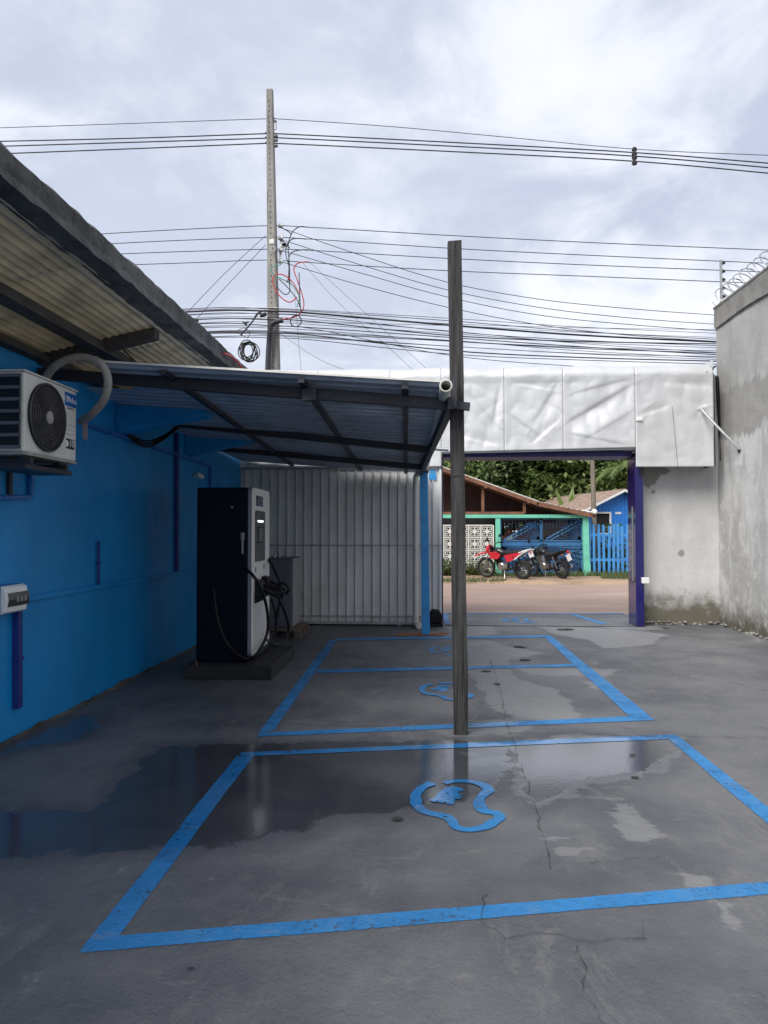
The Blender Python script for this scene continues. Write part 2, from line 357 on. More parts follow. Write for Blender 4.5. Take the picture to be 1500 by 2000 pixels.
def wet_at(P, polys=None, soft=0.45):
    P = np.asarray(P, float); out = np.zeros(len(P))
    for poly, s in (polys or WETP):
        d2 = np.full(len(P), 1e9); ins = np.zeros(len(P), bool); n = len(poly)
        for i in range(n):
            a = poly[i]; b = poly[(i+1) % n]; ab = b - a
            t = np.clip(((P - a) @ ab) / max(ab @ ab, 1e-9), 0, 1); q = P - (a + t[:, None]*ab); d2 = np.minimum(d2, (q*q).sum(1))
            c = ((a[1] > P[:, 1]) != (b[1] > P[:, 1])); xi = a[0] + (P[:, 1]-a[1])*(b[0]-a[0])/((b[1]-a[1]) if abs(b[1]-a[1]) > 1e-9 else 1e-9)
            ins ^= c & (P[:, 0] < xi)
        sdv = np.sqrt(d2)*np.where(ins, 1, -1)
        out = np.maximum(out, s*np.clip(0.5 + sdv/soft, 0, 1))
    return out
def set_attr(me, name, vals):
    a = me.attributes.new(name, 'FLOAT', 'POINT'); a.data.foreach_set('value', np.asarray(vals, np.float32))

def floor_mat(name, paint=None):
    m = bpy.data.materials.new(name); m.use_nodes = True; t = NT(m.node_tree)
    out = t.n('ShaderNodeOutputMaterial'); b = t.n('ShaderNodeBsdfPrincipled'); t.link(b.outputs[0], out.inputs[0])
    pos = t.n('ShaderNodeNewGeometry').outputs['Position']
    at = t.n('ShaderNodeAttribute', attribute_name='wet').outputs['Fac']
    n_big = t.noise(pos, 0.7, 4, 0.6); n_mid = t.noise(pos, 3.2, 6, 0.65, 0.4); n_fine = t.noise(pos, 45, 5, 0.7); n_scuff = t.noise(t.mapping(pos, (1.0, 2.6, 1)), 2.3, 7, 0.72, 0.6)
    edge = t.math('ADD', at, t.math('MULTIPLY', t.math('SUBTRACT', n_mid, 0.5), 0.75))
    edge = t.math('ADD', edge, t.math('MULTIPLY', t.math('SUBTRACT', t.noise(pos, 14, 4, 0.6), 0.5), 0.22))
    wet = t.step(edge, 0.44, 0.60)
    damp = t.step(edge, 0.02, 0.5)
    if paint is None:
        col = t.mix(t.step(n_big, 0.35, 0.65), (0.078, 0.084, 0.096), (0.146, 0.150, 0.159))
        col = t.mix(t.math('MULTIPLY', t.step(n_mid, 0.45, 0.75), 0.5), col, (0.160, 0.161, 0.160))
        col = t.mix(t.math('MULTIPLY', t.step(n_scuff, 0.57, 0.72), 0.6), col, (0.215, 0.21, 0.20))
        col = t.mix(t.math('MULTIPLY', t.step(t.noise(t.mapping(pos, (1, 1, 1), (9, 4, 0)), 1.7, 6, 0.7), 0.62, 0.72), 0.5), col, (0.068, 0.068, 0.072))
        col = t.mix(t.math('MULTIPLY', t.step(n_fine, 0.5, 0.8), 0.4), col, (0.06, 0.06, 0.062))
        pl_ = t.math('ADD', t.n('ShaderNodeAttribute', attribute_name='pale').outputs['Fac'], t.math('ADD', t.math('MULTIPLY', t.math('SUBTRACT', n_mid, 0.5), 0.9), t.math('MULTIPLY', t.math('SUBTRACT', n_scuff, 0.5), 0.7)))
        col = t.mix(t.math('MULTIPLY', t.step(pl_, 0.36, 0.62), 0.5), col, (0.29, 0.293, 0.30)); col = t.mix(t.math('MULTIPLY', t.math('MULTIPLY', t.step(pl_, 0.40, 0.46), t.step(pl_, 0.58, 0.47)), 0.22), col, (0.34, 0.34, 0.34))
        col = t.mix(t.math('MULTIPLY', t.step(t.noise(t.mapping(pos, (1, 0.4, 1), (2, 5, 0), (0, 0, 0.5)), 3.0, 7, 0.75, 0.8), 0.54, 0.66), 0.5), col, (0.19, 0.188, 0.18))
        col = t.mix(t.math('MULTIPLY', t.step(t.noise(pos, 110, 3, 0.7), 0.58, 0.75), 0.5), col, (0.21, 0.21, 0.21))
        spots = t.math('MULTIPLY', t.step(t.noise(pos, 16, 4, 0.65), 0.70, 0.76), 0.8); col = t.mix(spots, col, (0.045, 0.045, 0.047))
    else:
        col = t.mix(t.step(n_mid, 0.35, 0.7), paint, tuple(x*0.82 for x in paint))
        wear = t.math('MULTIPLY', t.step(t.math('ADD', n_scuff, t.math('MULTIPLY', n_fine, 0.25)), 0.70, 0.80), 0.6)
        col = t.mix(wear, col, (0.17, 0.24, 0.32)); col = t.mix(t.math('MULTIPLY', t.step(t.noise(t.mapping(pos, (1, 0.35, 1), (4, 1, 0)), 2.6, 6, 0.7, 0.5), 0.5, 0.68), 0.4), col, (0.10, 0.24, 0.42))
        col = t.mix(t.math('MULTIPLY', t.step(n_fine, 0.62, 0.8), 0.4), col, (0.10, 0.18, 0.28))
    wc = t.mix(1.0, col, (0.40, 0.42, 0.46) if paint is None else (0.80, 0.82, 0.86), 'MULTIPLY')
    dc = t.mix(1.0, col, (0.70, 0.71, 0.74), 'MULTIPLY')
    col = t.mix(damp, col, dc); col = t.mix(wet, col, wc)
    t.put(b.inputs['Base Color'], col)
    rdry = t.lin(n_mid, 0.3, 0.7, 0.42, 0.60); rwet = t.lin(t.noise(pos, 6, 3), 0.35, 0.7, 0.02, 0.08)
    mr = t.n('ShaderNodeMix', data_type='FLOAT'); t.put(mr.inputs[0], wet); t.put(mr.inputs[2], rdry); t.put(mr.inputs[3], rwet)
    t.put(b.inputs['Roughness'], mr.outputs[0])
    hb = t.math('ADD', t.math('MULTIPLY', t.noise(t.mapping(pos, (1.6,1,1)), 13, 5, 0.65), 0.9), t.math('MULTIPLY', n_fine, 0.5)) if False else t.math('ADD', t.math('ADD', t.math('MULTIPLY', n_fine, 0.5), t.math('MULTIPLY', t.noise(t.mapping(pos, (1.7,1,1)), 12, 5, 0.65), 0.9)), t.math('ADD', t.math('MULTIPLY', n_mid, 0.9), t.math('MULTIPLY', t.noise(pos, 140, 3, 0.6), 0.25)))
    t.put(b.inputs['Normal'], t.bump(hb, t.lin(wet, 0, 1, 0.8, 0.03), 0.016))
    t.put(b.inputs['Specular IOR Level'], t.lin(wet, 0, 1, 0.45, 1.0))
    if paint is not None:
        ed = t.n('ShaderNodeAttribute', attribute_name='edge').outputs['Fac']
        al = t.math('ADD', ed, t.math('MULTIPLY', t.math('SUBTRACT', t.noise(pos, 22, 4, 0.7), 0.42), 0.9)); keep = t.step(al, 0.10, 0.22)
        chips = t.step(t.math('ADD', t.noise(t.mapping(pos, (1,1,1), (3,8,0)), 30, 6, 0.75), t.math('MULTIPLY', n_mid, 0.5)), 0.92, 0.84)
        t.put(b.inputs['Alpha'], t.math('MULTIPLY', keep, chips))
    M[name] = m
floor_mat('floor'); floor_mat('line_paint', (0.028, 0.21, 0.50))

def grid_sheet(name, x0, x1, y0, y1, z, step, mat, skirt=0.15):
    nx = int((x1-x0)/step); ny = int((y1-y0)/step)
    xs = np.linspace(x0, x1, nx+1); ys = np.linspace(y0, y1, ny+1); X, Y = np.meshgrid(xs, ys)
    P = np.stack([X.ravel(), Y.ravel()], 1)
    V = np.concatenate([P, np.full((len(P), 1), z)], 1)
    i = np.arange(nx); j = np.arange(ny); I, J = np.meshgrid(i, j); k = (J*(nx+1)+I).ravel()
    F = np.stack([k, k+1, k+nx+2, k+nx+1], 1)
    me = bpy.data.meshes.new(name); me.vertices.add(len(V)); me.vertices.foreach_set('co', V.ravel())
    me.loops.add(F.size); me.loops.foreach_set('vertex_index', F.ravel().astype(np.int32)); me.polygons.add(len(F)); me.polygons.foreach_set('loop_start', np.arange(0, F.size, 4, dtype=np.int32))
    try: me.polygons.foreach_set('loop_total', np.full(len(F), 4, np.int32))
    except Exception: pass
    me.update(calc_edges=True); me.validate()
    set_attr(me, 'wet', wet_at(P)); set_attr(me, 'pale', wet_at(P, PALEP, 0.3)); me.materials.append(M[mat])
    o = bpy.data.objects.new(name, me); COL.objects.link(o); return o
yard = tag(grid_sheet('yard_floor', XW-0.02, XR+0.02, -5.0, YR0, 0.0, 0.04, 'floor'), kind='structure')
# broad ground, street, verge
g = MB(); g.box(-700, 700, -700, 900, -0.40, -0.10); tag(g.build('ground', 'far_land'), kind='structure')
g = MB(); g.box(-60, 60, YR0, YR1, -0.2, -0.012); tag(g.build('street', 'road'), kind='structure')
g = MB(); g.box(-60, XW-0.03, 12.9, YR0-0.002, -0.2, 0.02); tag(g.build('near_pavement', 'kerb'), kind='structure')
g = MB(); g.box(XR+0.03, 60, 12.9, YR0-0.002, -0.2, 0.02); tag(g.build('near_pavement', 'kerb'), kind='structure')
def verge(u, v):
    x = -45 + 90*u; y = YR1 + 0.15*mnoise.noise(Vector((x*0.6, 0, 0))) + 8*v
    z = 0.0 if v == 0 else 0.06 + 0.05*mnoise.noise(Vector((x*0.9, y*1.1, 3)))
    return (x, y, z - (0.1 if v == 0 else 0))
g = MB(); g.grid(verge, 180, 26); tag(g.build('earth_verge', 'earth', smooth=True), kind='structure')

# painted bays, children of the floor
_zc = [0]
def strip(pts_l, pts_r, name='bay_line'):
    _zc[0] += 1; z = 0.0022 + 0.00025*(_zc[0] % 20)
    # a painted band between two polylines (left/right edges given as ground points)
    me = bpy.data.meshes.new(name); n = len(pts_l); vs = []; fs = []
    for a, b in zip(pts_l, pts_r):
        for k in (0.0, 0.14, 0.86, 1.0): p = a.lerp(b, k); vs.append((p.x, p.y, z))
    for i in range(n-1):
        for k in range(3): fs.append((i*4+k, i*4+k+1, (i+1)*4+k+1, (i+1)*4+k))
    me.from_pydata(vs, [], fs); me.update(); set_attr(me, 'wet', wet_at([(v[0], v[1]) for v in vs])); set_attr(me, 'pale', wet_at([(v[0], v[1]) for v in vs], PALEP, 0.3)); set_attr(me, 'edge', [0.0, 1.0, 1.0, 0.0]*n); me.materials.append(M['line_paint'])
    o = bpy.data.objects.new(name, me); COL.objects.link(o); o.parent = yard; return o
def line(a0, a1, b0, b1):
    # band whose two long edges run a0->b0 and a1->b1 (photo pixels on the floor)
    A0, A1, B0, B1 = [Vector((q[0], q[1], 0)) if len(q) == 3 else G(*q) for q in (a0, a1, b0, b1)]; L = max((B0-A0).length, 0.3); n = max(6, int(L/0.07)); l = []; r = []
    for i in range(n+1):
        t = i/n; wob = lambda k: 0.007*mnoise.noise(Vector((t*L*1.3, k, a0[0]*0.01))) + 0.003*mnoise.noise(Vector((t*L*9, k, a0[1]*0.01)))
        p = A0.lerp(B0, t); q = A1.lerp(B1, t); d = (q-p).normalized()
        l.append(p + d*wob(1)); r.append(q + d*wob(2))
    return strip(l, r)
NL = [(150,1863),(232,1829)]
line((-1.312,2.682,0),(-1.205,2.808,0),(1.985,3.379,0),(1.868,3.464,0))   # near edge of the front bay
line((152,1863),(233,1829),(462,1477),(495,1477))               # left edge of the front bay
line((470,1478),(470,1470.5),(1317,1444),(1317,1434.5))         # far edge of the front bay
line((1.866,5.70,0),(1.972,5.76,0),(1.868,3.44,0),(1.985,3.38,0))
line((498,1440),(515,1431),(1281,1407),(1262,1398))             # near edge second bay
line((503,1434),(536,1426),(642,1252),(659,1251))               # left edge of both far bays
line((1228,1399),(1272,1401),(1064,1246),(1080,1245))           # right edge of both far bays
line((617,1315),(619,1308),(1140,1302),(1132,1297))             # divider
line((645,1251.5),(660,1247),(1080,1245),(1073,1241))           # far edge
line((866,1199),(872,1199),(868,1219.5),(880,1219.5)) ; line((1112,1200),(1122,1200),(1172,1219),(1188,1219))   # lines beyond the gate
line((872,1199),(872,1197.6),(1218,1199),(1218,1197.6))
def ribbon(pts, wid, closed=False, name='bay_emblem'):
    sp_ = spline(pts, 6); l = []; r = []
    for i, p in enumerate(sp_):
        t = (sp_[min(i+1, len(sp_)-1)] - sp_[max(i-1, 0)]).normalized(); nrm = Vector((-t.y, t.x, 0)); k = wid/2*(1 + 0.45*mnoise.noise(p*7)); p = p + nrm*0.012*mnoise.noise(p*9)
        l.append(p - nrm*k); r.append(p + nrm*k)
    return strip(l, r, name)
EMB = [(846,1531),(822,1541),(811,1557),(815,1575),(836,1589),(866,1596),(884,1606),(893,1617),(918,1622),(947,1617),(966,1608),(978,1598),(969,1590),(948,1586),(937,1576),(937,1563),(945,1551),(955,1545),(941,1534),(912,1527),(884,1528),(868,1531)]
INN = [[(843,1566),(858,1560),(868,1549),(884,1542),(900,1547)],[(856,1568),(876,1560),(896,1551)],[(862,1553),(880,1562),(882,1573)],[(880,1545),(886,1556),(900,1560)]]
c0 = G(893, 1575)
for cu, cv_, s in ((893,1575,1.0),(872,1352,1.0),(876,1272,0.95),(1013,1212.5,1.0)):
    c1 = G(cu, cv_); mp = lambda p: c1 + (G(*p) - c0)*s
    ribbon([mp(p) for p in EMB], 0.064*s)
    for I in INN: ribbon([mp(p) for p in I], 0.058*s, name='bay_emblem_plug')
# cracks and joints cut in the floor
def crack(pts, wid, jag=0.012, name='crack'):
    P = [G(*p) for p in pts]; out = []
    for a, b in zip(P[:-1], P[1:]):
        n = max(2, int((b-a).length/0.02))
        for i in range(n): out.append(a.lerp(b, i/n))
    out.append(P[-1]); m = MB(); vs = []; fs = []
    for i, p in enumerate(out):
        t = (out[min(i+1, len(out)-1)] - out[max(i-1, 0)]).normalized(); nrm = Vector((-t.y, t.x, 0))
        o = nrm*(jag*mnoise.noise(p*6) + 0.6*jag*mnoise.noise(p*22) + 0.4*jag*mnoise.noise(p*55)); k = wid/2*(0.25 + 1.9*abs(mnoise.noise(p*9)))
        vs += [p + o - nrm*k + Vector((0,0,0.0082)), p + o + nrm*k + Vector((0,0,0.0082))]
        if i: fs.append((2*i-2, 2*i, 2*i+1, 2*i-1))
    m.add(vs, fs); return m.build(name, 'crack_dark', yard)
crack([(958,1290),(975,1340),(992,1420),(1020,1500),(1050,1600),(1072,1672),(1082,1700)], 0.0045, 0.022, 'joint')
crack([(1125,1850),(1140,1900),(1160,1960),(1175,2020)], 0.003, 0.03)
crack([(944,1748),(947,1790),(958,1815),(985,1838),(1010,1830),(1060,1828),(1130,1838),(1220,1838),(1262,1836)], 0.0055, 0.03)
crack([(1255,1810),(1256,1836)], 0.003, 0.03)
crack([(500,1414),(640,1418),(760,1420)], 0.008, 0.01)
crack([(905,1436),(1010,1433),(1120,1434),(1300,1440),(1500,1442),(1700,1446)], 0.008, 0.006, 'joint')
crack([(1420,1330),(1470,1345),(1500,1352)], 0.006)
crack([(1130,1690),(1290,1676)], 0.004, 0.02)
crack([(1180,1420),(1330,1432)], 0.005)
for (u, v, s) in ((775,1602,0.04),(372,1895,0.012),(1235,1476,0.03),(1240,1520,0.03),(1105,1230,0.16),(1015,1264,0.10),(1025,1290,0.08),(950,1312,0.06),(1300,1228,0.07),(970,1337,0.04)):
    c = G(u, v); m = MB(); n = 14; vs = [c + Vector((0,0,0.0086))]
    for k in range(n):
        a = 2*math.pi*k/n; rr = s*(0.75 + 0.5*mnoise.noise(Vector((u*.1 + math.cos(a)*1.5, math.sin(a)*1.5, v*.1)))); vs.append(c + Vector((math.cos(a)*rr*1.2, math.sin(a)*rr*0.8, 0.0086)))
    m.add(vs, [(0, 1+k, 1+(k+1) % n) for k in range(n)]); m.build('chipped_patch', 'crack_dark', yard)
m = MB(); m.box(0.35, 3.66, YG+0.02, YG+0.06, 0.002, 0.006); m.build('gate_track', 'crack_dark', yard)

# ------------------------------------------------------------------ boundary walls
def wall_mat(name, kind):
    m = bpy.data.materials.new(name); m.use_nodes = True; t = NT(m.node_tree)
    out = t.n('ShaderNodeOutputMaterial'); b = t.n('ShaderNodeBsdfPrincipled'); t.link(b.outputs[0], out.inputs[0])
    pos = t.n('ShaderNodeNewGeometry').outputs['Position']; sx = t.n('ShaderNodeSeparateXYZ'); t.link(pos, sx.inputs[0]); z = sx.outputs[2]
    st = t.mapping(pos, (1.3, 1.3, 0.45)); n1 = t.noise(st, 1.6, 6, 0.65, 0.4); n2 = t.noise(pos, 5.5, 6, 0.7); n3 = t.noise(pos, 38, 4, 0.6); nb = t.noise(t.mapping(pos, (1,1,1),(4,7,2)), 1.15, 3, 0.5)
    if kind == 'right':
        col = t.mix(t.step(n1, 0.42, 0.60), (0.40, 0.40, 0.39), (0.55, 0.55, 0.54))
        col = t.mix(t.math('MULTIPLY', t.step(n2, 0.52, 0.66), 0.6), col, (0.66, 0.66, 0.65))
        edge = t.math('ADD', z, t.math('ADD', t.math('MULTIPLY', n1, 0.9), t.math('MULTIPLY', n2, 0.25)))
        up = t.step(edge, 3.70, 3.80); ucol = t.mix(t.step(n2, 0.35, 0.7), (0.28, 0.275, 0.26), (0.33, 0.325, 0.31)); col = t.mix(up, col, ucol)
        up2 = t.step(t.math('ADD', z, t.math('MULTIPLY', n1, 0.7)), 4.25, 4.33); u2 = t.mix(t.step(n1, 0.35, 0.65), (0.33, 0.33, 0.315), (0.41, 0.41, 0.395)); col = t.mix(up2, col, u2)
        drip = t.math('MULTIPLY', t.step(t.noise(t.mapping(pos, (5, 5, 0.25)), 1.0, 4, 0.6), 0.55, 0.7), 0.3); col = t.mix(drip, col, (0.27, 0.268, 0.255))
        mossz = t.math('SUBTRACT', 0.26, t.math('ADD', z, t.math('MULTIPLY', t.math('SUBTRACT', n2, 0.5), 0.8)))
    else:
        col = t.mix(t.step(n1, 0.35, 0.65), (0.46, 0.46, 0.455), (0.53, 0.53, 0.525))
        col = t.mix(t.math('MULTIPLY', t.step(n2, 0.5, 0.7), 0.25), col, (0.40, 0.40, 0.385))
        peel = t.step(t.math('ADD', nb, t.math('MULTIPLY', n2, 0.25)), 0.755, 0.77); col = t.mix(peel, col, (0.24, 0.235, 0.215))
        mossz = t.math('SUBTRACT', 0.42, t.math('ADD', z, t.math('MULTIPLY', t.math('SUBTRACT', n2, 0.5), 0.9)))
    col = t.mix(t.math('MULTIPLY', t.step(mossz, -0.25, 0.25), 0.9), col, (0.075, 0.065, 0.042))
    col = t.mix(t.math('MULTIPLY', t.step(mossz, 0.0, 0.3), t.math('MULTIPLY', t.step(n3, 0.4, 0.7), 0.6)), col, (0.11, 0.095, 0.045))
    t.put(b.inputs['Base Color'], col); b.inputs['Roughness'].default_value = 0.88
    t.put(b.inputs['Normal'], t.bump(t.math('ADD', t.math('MULTIPLY', n3, 0.3), n2), 0.35, 0.03)); M[name] = m
wall_mat('wall_right', 'right'); wall_mat('wall_front', 'front')
pm('coping', (0.26, 0.255, 0.24), 0.9, 0, 0.3, scale=2.5, bump=0.5, bscale=14, coord='Position')

rw = thing('boundary_wall', 'tall stained grey rendered wall along the right side of the yard', 'wall', (5.3, 4, 0))
def rw_face(u, v):
    y = 3 + 9.5*u; z = 5.02*v
    return (XR + 0.018*mnoise.noise(Vector((y*0.8, z*0.8, 0))) + 0.006*mnoise.noise(Vector((y*4, z*4, 5))), y, z)
m = MB(); m.box(XR+0.03, XR+0.25, 3, 12.46, -0.05, 5.015); m.grid(rw_face, 140, 46); m.add([(XR-0.002, 12.5, 0), (XR+0.25, 12.5, 0), (XR+0.25, 12.5, 5.02), (XR-0.002, 12.5, 5.02)], [(0,1,2,3)])
m.build('rendered_face', 'wall_right', rw)
m = MB(); m.box(XR, XR+0.2, -5, 2.995, -0.05, 2.3); m.build('unseen_low_wall', 'wall_right', rw)  # unseen stretch, added low so more sky light reaches the charger
def cop_face(u, v):
    y = 3 + 9.53*u; z = 5.06 + 0.12*mnoise.noise(Vector((y*0.55, 2, 0)))*(1-v)*1.0 + (5.40-5.06)*v
    return (XR - 0.022 + 0.006*mnoise.noise(Vector((y*3, z*3, 0))), y, z)
m = MB(); m.grid(cop_face, 120, 6); m.box(XR-0.035, XR+0.28, 3, 12.54, 5.398, 5.43); m.box(XR+0.0, XR+0.25, 3, 12.53, 5.025, 5.397); m.build('coping', 'coping', rw)
m = MB(); vs = []; fs = []
for i in range(160):
    y = 4 + 8.4*i/159; z = 5.05 + 0.12*mnoise.noise(Vector((y*0.55, 2, 0))) + 0.01*mnoise.noise(Vector((y*9, 0, 0))); k = 0.007 + 0.012*abs(mnoise.noise(Vector((y*3, 1, 0))))
    vs += [(XR-0.026, y, z-k), (XR-0.026, y, z+k)]
    if i: fs.append((2*i-2, 2*i, 2*i+1, 2*i-1))
m.add(vs, fs); m.build('crack', 'crack_dark', rw)

fw = thing('front_wall', 'pale rendered wall pier and gateway with mossy foot beside the street opening', 'wall', (3.68, 12.6, 0))
def pier(u, v):
    x = 3.70 + (XR-3.70)*u; z = 4.25*v
    return (x, 12.5 + 0.012*mnoise.noise(Vector((x*1.5, z*1.5, 8))), z)
m = MB(); m.grid(pier, 30, 80); m.box(3.70, XR-0.005, 12.53, 12.9, 0, 4.25); m.build('pier', 'wall_front', fw)
m = MB(); m.box(3.662, 3.698, 12.30, 12.9, 0, 2.86); m.build('jamb', 'wall_front', fw)
m = MB(); m.box(XW, 0.22, 12.5, 12.9, 0, 4.25); m.build('wall_panel', 'wall_front', fw)
m = MB(); m.box(0.222, 3.698, 12.5, 12.9, 3.0, 4.25); m.build('lintel', 'wall_front', fw)
m = MB()
for k in range(90):   # crumbled render at the foot of the pier and the right wall
    if k < 45: c = Vector((random.uniform(3.75, XR-0.02), 12.5-abs(random.gauss(0, 0.03)), random.uniform(0, 0.05)))
    else: c = Vector((XR-abs(random.gauss(0, 0.035)), random.uniform(9.0, 12.4), random.uniform(0, 0.05)))
    s = random.uniform(0.01, 0.04); m.lathe(c, (random.random()-.5, random.random()-.5, 1), [(-s*.5, s*.5), (0, s), (s*.5, s*.5)], 6)
tag(m.build('render_crumbs', 'coping', fw), kind='stuff')

# gateway frame: glossy purple cladding
gf = thing('gateway_frame', 'glossy dark purple cladding framing the street opening', 'frame', (3.6, 12.3, 0))
m = MB(); m.box(3.52, 3.655, 12.16, 12.62, 0.0, 2.90); m.build('post', 'purple', gf, bevel=0.012)
m = MB(); m.box(0.285, 0.325, 12.28, 12.88, 0.0, 2.86); m.build('post', 'purple', gf, bevel=0.006)
m = MB(); m.box(0.33, 3.495, 12.22, 12.88, 2.845, 2.935); m.build('header', 'purple_matt', gf, bevel=0.008)
m = MB(); m.box(3.600, 3.657, 12.14, 12.158, 2.50, 2.93); m.build('corner_cover', 'steel_dark', gf)
m = MB(); m.box(3.514, 3.519, 12.30, 12.36, 0.75, 2.0); m.build('guide_strip', 'galv', gf)
m = MB(); m.box(3.60, 3.72, 12.09, 12.155, 0.72, 0.82); tag(m.build('latch_box', 'rubber_white', gf, bevel=0.01), 'white latch box on the purple post')

# silver sheet fascia over the gateway, dented
def fascia_mat():
    m = bpy.data.materials.new('fascia_silver'); m.use_nodes = True; t = NT(m.node_tree)
    out = t.n('ShaderNodeOutputMaterial'); b = t.n('ShaderNodeBsdfPrincipled'); t.link(b.outputs[0], out.inputs[0])
    pos = t.n('ShaderNodeNewGeometry').outputs['Position']
    col = t.mix(t.step(t.noise(t.mapping(pos, (1,1,0.3)), 2.5, 5, 0.6), 0.35, 0.7), (0.56, 0.57, 0.58), (0.63, 0.64, 0.65))
    col = t.mix(t.math('MULTIPLY', t.step(t.noise(t.mapping(pos, (6,1,0.4)), 1.2, 5, 0.7), 0.58, 0.72), 0.25), col, (0.34, 0.335, 0.32))
    t.put(b.inputs['Base Color'], col); b.inputs['Metallic'].default_value = 0.3; b.inputs['Roughness'].default_value = 0.42
    t.put(b.inputs['Normal'], t.bump(t.noise(pos, 3.2, 3, 0.5), 0.12, 0.05)); M['fascia_silver'] = m
fascia_mat()
fa = thing('sheet_metal_fascia', 'dented silver sheet metal fascia with rolled top over the gateway', 'fascia', (1.5, 12.1, 2.7))
YF = 12.02
SEAMS = [(-430, 200), (200, 480), (480, 620), (620, 762), (762, 862), (862, 985), (985, 1100), (1100, 1241), (1241, 1394)]
CREASE = [  # u0,v0,u1,v1,width,amp   (dents, amp > 0 = pushed away from the camera)
 (1238,752,1108,828,0.16,0.085),(1225,742,1120,770,0.12,0.05),(1105,842,1235,868,0.10,-0.04),(1150,850,1235,800,0.10,-0.035),(1112,760,1135,800,0.08,0.03),
 (1092,748,1040,835,0.18,0.06),(990,800,1060,850,0.15,-0.045),(1045,860,1095,815,0.10,0.04),(1000,745,1080,760,0.08,0.03),
 (978,745,962,830,0.10,0.05),(915,760,975,832,0.16,-0.04),(900,850,980,870,0.12,0.035),(910,740,960,770,0.12,0.03),
 (1250,812,1300,795,0.06,0.035),(1255,800,1275,790,0.05,-0.03),(1390,790,1358,800,0.04,-0.05),(1358,802,1390,812,0.04,0.05),(1368,815,1392,840,0.05,-0.035),(1290,745,1380,755,0.15,0.03),(1242,800,1242,860,0.05,-0.045),
 (640,740,740,755,0.15,0.03),(700,735,720,745,0.08,-0.03),(660,728,700,742,0.05,0.05),(780,745,850,760,0.15,0.03)]
CW = [(PY(a, b, YF), PY(c, d, YF), w_, am) for a, b, c, d, w_, am in CREASE]
def dent(x, z):
    d = 0.022*mnoise.noise(Vector((x*1.1, z*1.1, 4))) + 0.032*(0.5-abs(mnoise.noise(Vector((x*1.9+z*0.7, z*1.5-x*0.5, 9))))) + 0.016*(0.5-abs(mnoise.noise(Vector((x*3.7-z, z*3.1+x, 21)))))
    p = Vector((x, z))
    for a, b, w_, am in CW:
        A = Vector((a.x, a.z)); B = Vector((b.x, b.z)); ab = B-A; L = ab.length
        t = (p-A).dot(ab)/(L*L); tt = max(0, min(1, t)); q = p-(A+ab*tt); dist = q.length; side = ab.x*(p.y-A.y) - ab.y*(p.x-A.x)
        ww = w_ if side > 0 else w_*0.22
        d += 0.32*am*math.exp(-(dist/ww)**2 * (1.0 if side > 0 else 0.8))*(0.55 + 0.45*math.sin(math.pi*tt))
    return d
ZT = 4.36
def zbot(u): return 2.665 if u < 862 else (2.905 + (u-862)/(1241-862)*0.065 if u < 1241 else 2.645)
for ua, ub in SEAMS:
    xa = PY(ua, 800, YF).x + 0.0008; xb = PY(ub, 800, YF).x - 0.0008
    def f(s, t, xa=xa, xb=xb, ua=ua, ub=ub):
        x = xa + (xb-xa)*s; um = ua + (ub-ua)*s; zb = zbot(min(max(um, ua+0.01), ub-0.01))
        if t < 0.74:
            z = zb + (4.17-zb)*(t/0.74); e = min(1, 6*min(s, 1-s) + 0.25)*min(1, (t/0.74)*8 + 0.2)*min(1, (0.74-t)*14 + 0.05)
            if ua < 862 and ub <= 870: e *= 0.5
            return (x, YF + dent(x, z)*e, z)
        if t < 0.9:
            a = (t-0.74)/0.16*math.pi/2; return (x, YF + 0.19*(1-math.cos(a)) + 0.01*mnoise.noise(Vector((x*3, t*4, 0))), 4.17 + 0.19*math.sin(a) + 0.018*mnoise.noise(Vector((x*1.3, 0, 0))))
        return (x, YF + 0.19 + (t-0.9)/0.1*0.75, ZT + 0.018*mnoise.noise(Vector((x*1.3, 0, 0))))
    n = max(14, int((xb-xa)/0.022)); m = MB(); m.grid(f, n, 80)
    o = m.build('sheet', 'fascia_silver', fa, smooth=True); sol = o.modifiers.new('thickness', 'SOLIDIFY'); sol.thickness = 0.004; sol.offset = 1
    m = MB(); nr = max(3, int((xb-xa)/0.22))
    for k in range(nr):
        x = xa + (xb-xa)*(k+0.5)/nr; m.lathe((x, YF-0.001, 4.165), (0,-1,0), [(0, .009), (.004, .007), (.006, .002)], 6)
    for k in range(8):
        z = zbot(ub-1) + (4.1-zbot(ub-1))*(k+0.5)/8; m.lathe((xb-0.03, YF + dent(xb-0.03, z)*0.3 - 0.004, z), (0,-1,0), [(0, .008), (.004, .006), (.006, .002)], 6)
    tag(m.build('rivets', 'galv', fa), kind='stuff')
m = MB(); xe = PY(1394, 800, YF).x; m.prism([(YF+0.02, 2.66), (YF+0.47, 2.66), (YF+0.47, 4.33), (YF+0.2, 4.33), (YF+0.04, 4.18)], 'x', xe+0.004, xe+0.03); m.build('end_frame', 'steel_dark', fa)
m = MB(); x0 = PY(870, 880, YF).x; x1 = PY(1241, 880, YF).x; m.bar((x0-0.55, YF+0.05, 2.895), (x1, YF+0.05, 2.955), 0.05, 0.03); m.build('bottom_angle', 'galv', fa)
m = MB(); p = PY(1249, 818, YF-0.03); m.box(p.x-0.05, p.x+0.05, p.y, p.y+0.05, p.z-0.03, p.z+0.035); m.box(p.x-0.01, p.x+0.03, p.y-0.006, p.y-0.001, p.z-0.012, p.z-0.002); m.build('torn_patch', 'print_white', fa)
m = MB(); m.bar(PY(1313, 793, YF-0.015), PY(1324, 913, YF-0.015), 0.004, 0.004); m.build('scratch', 'crack_dark', fa)
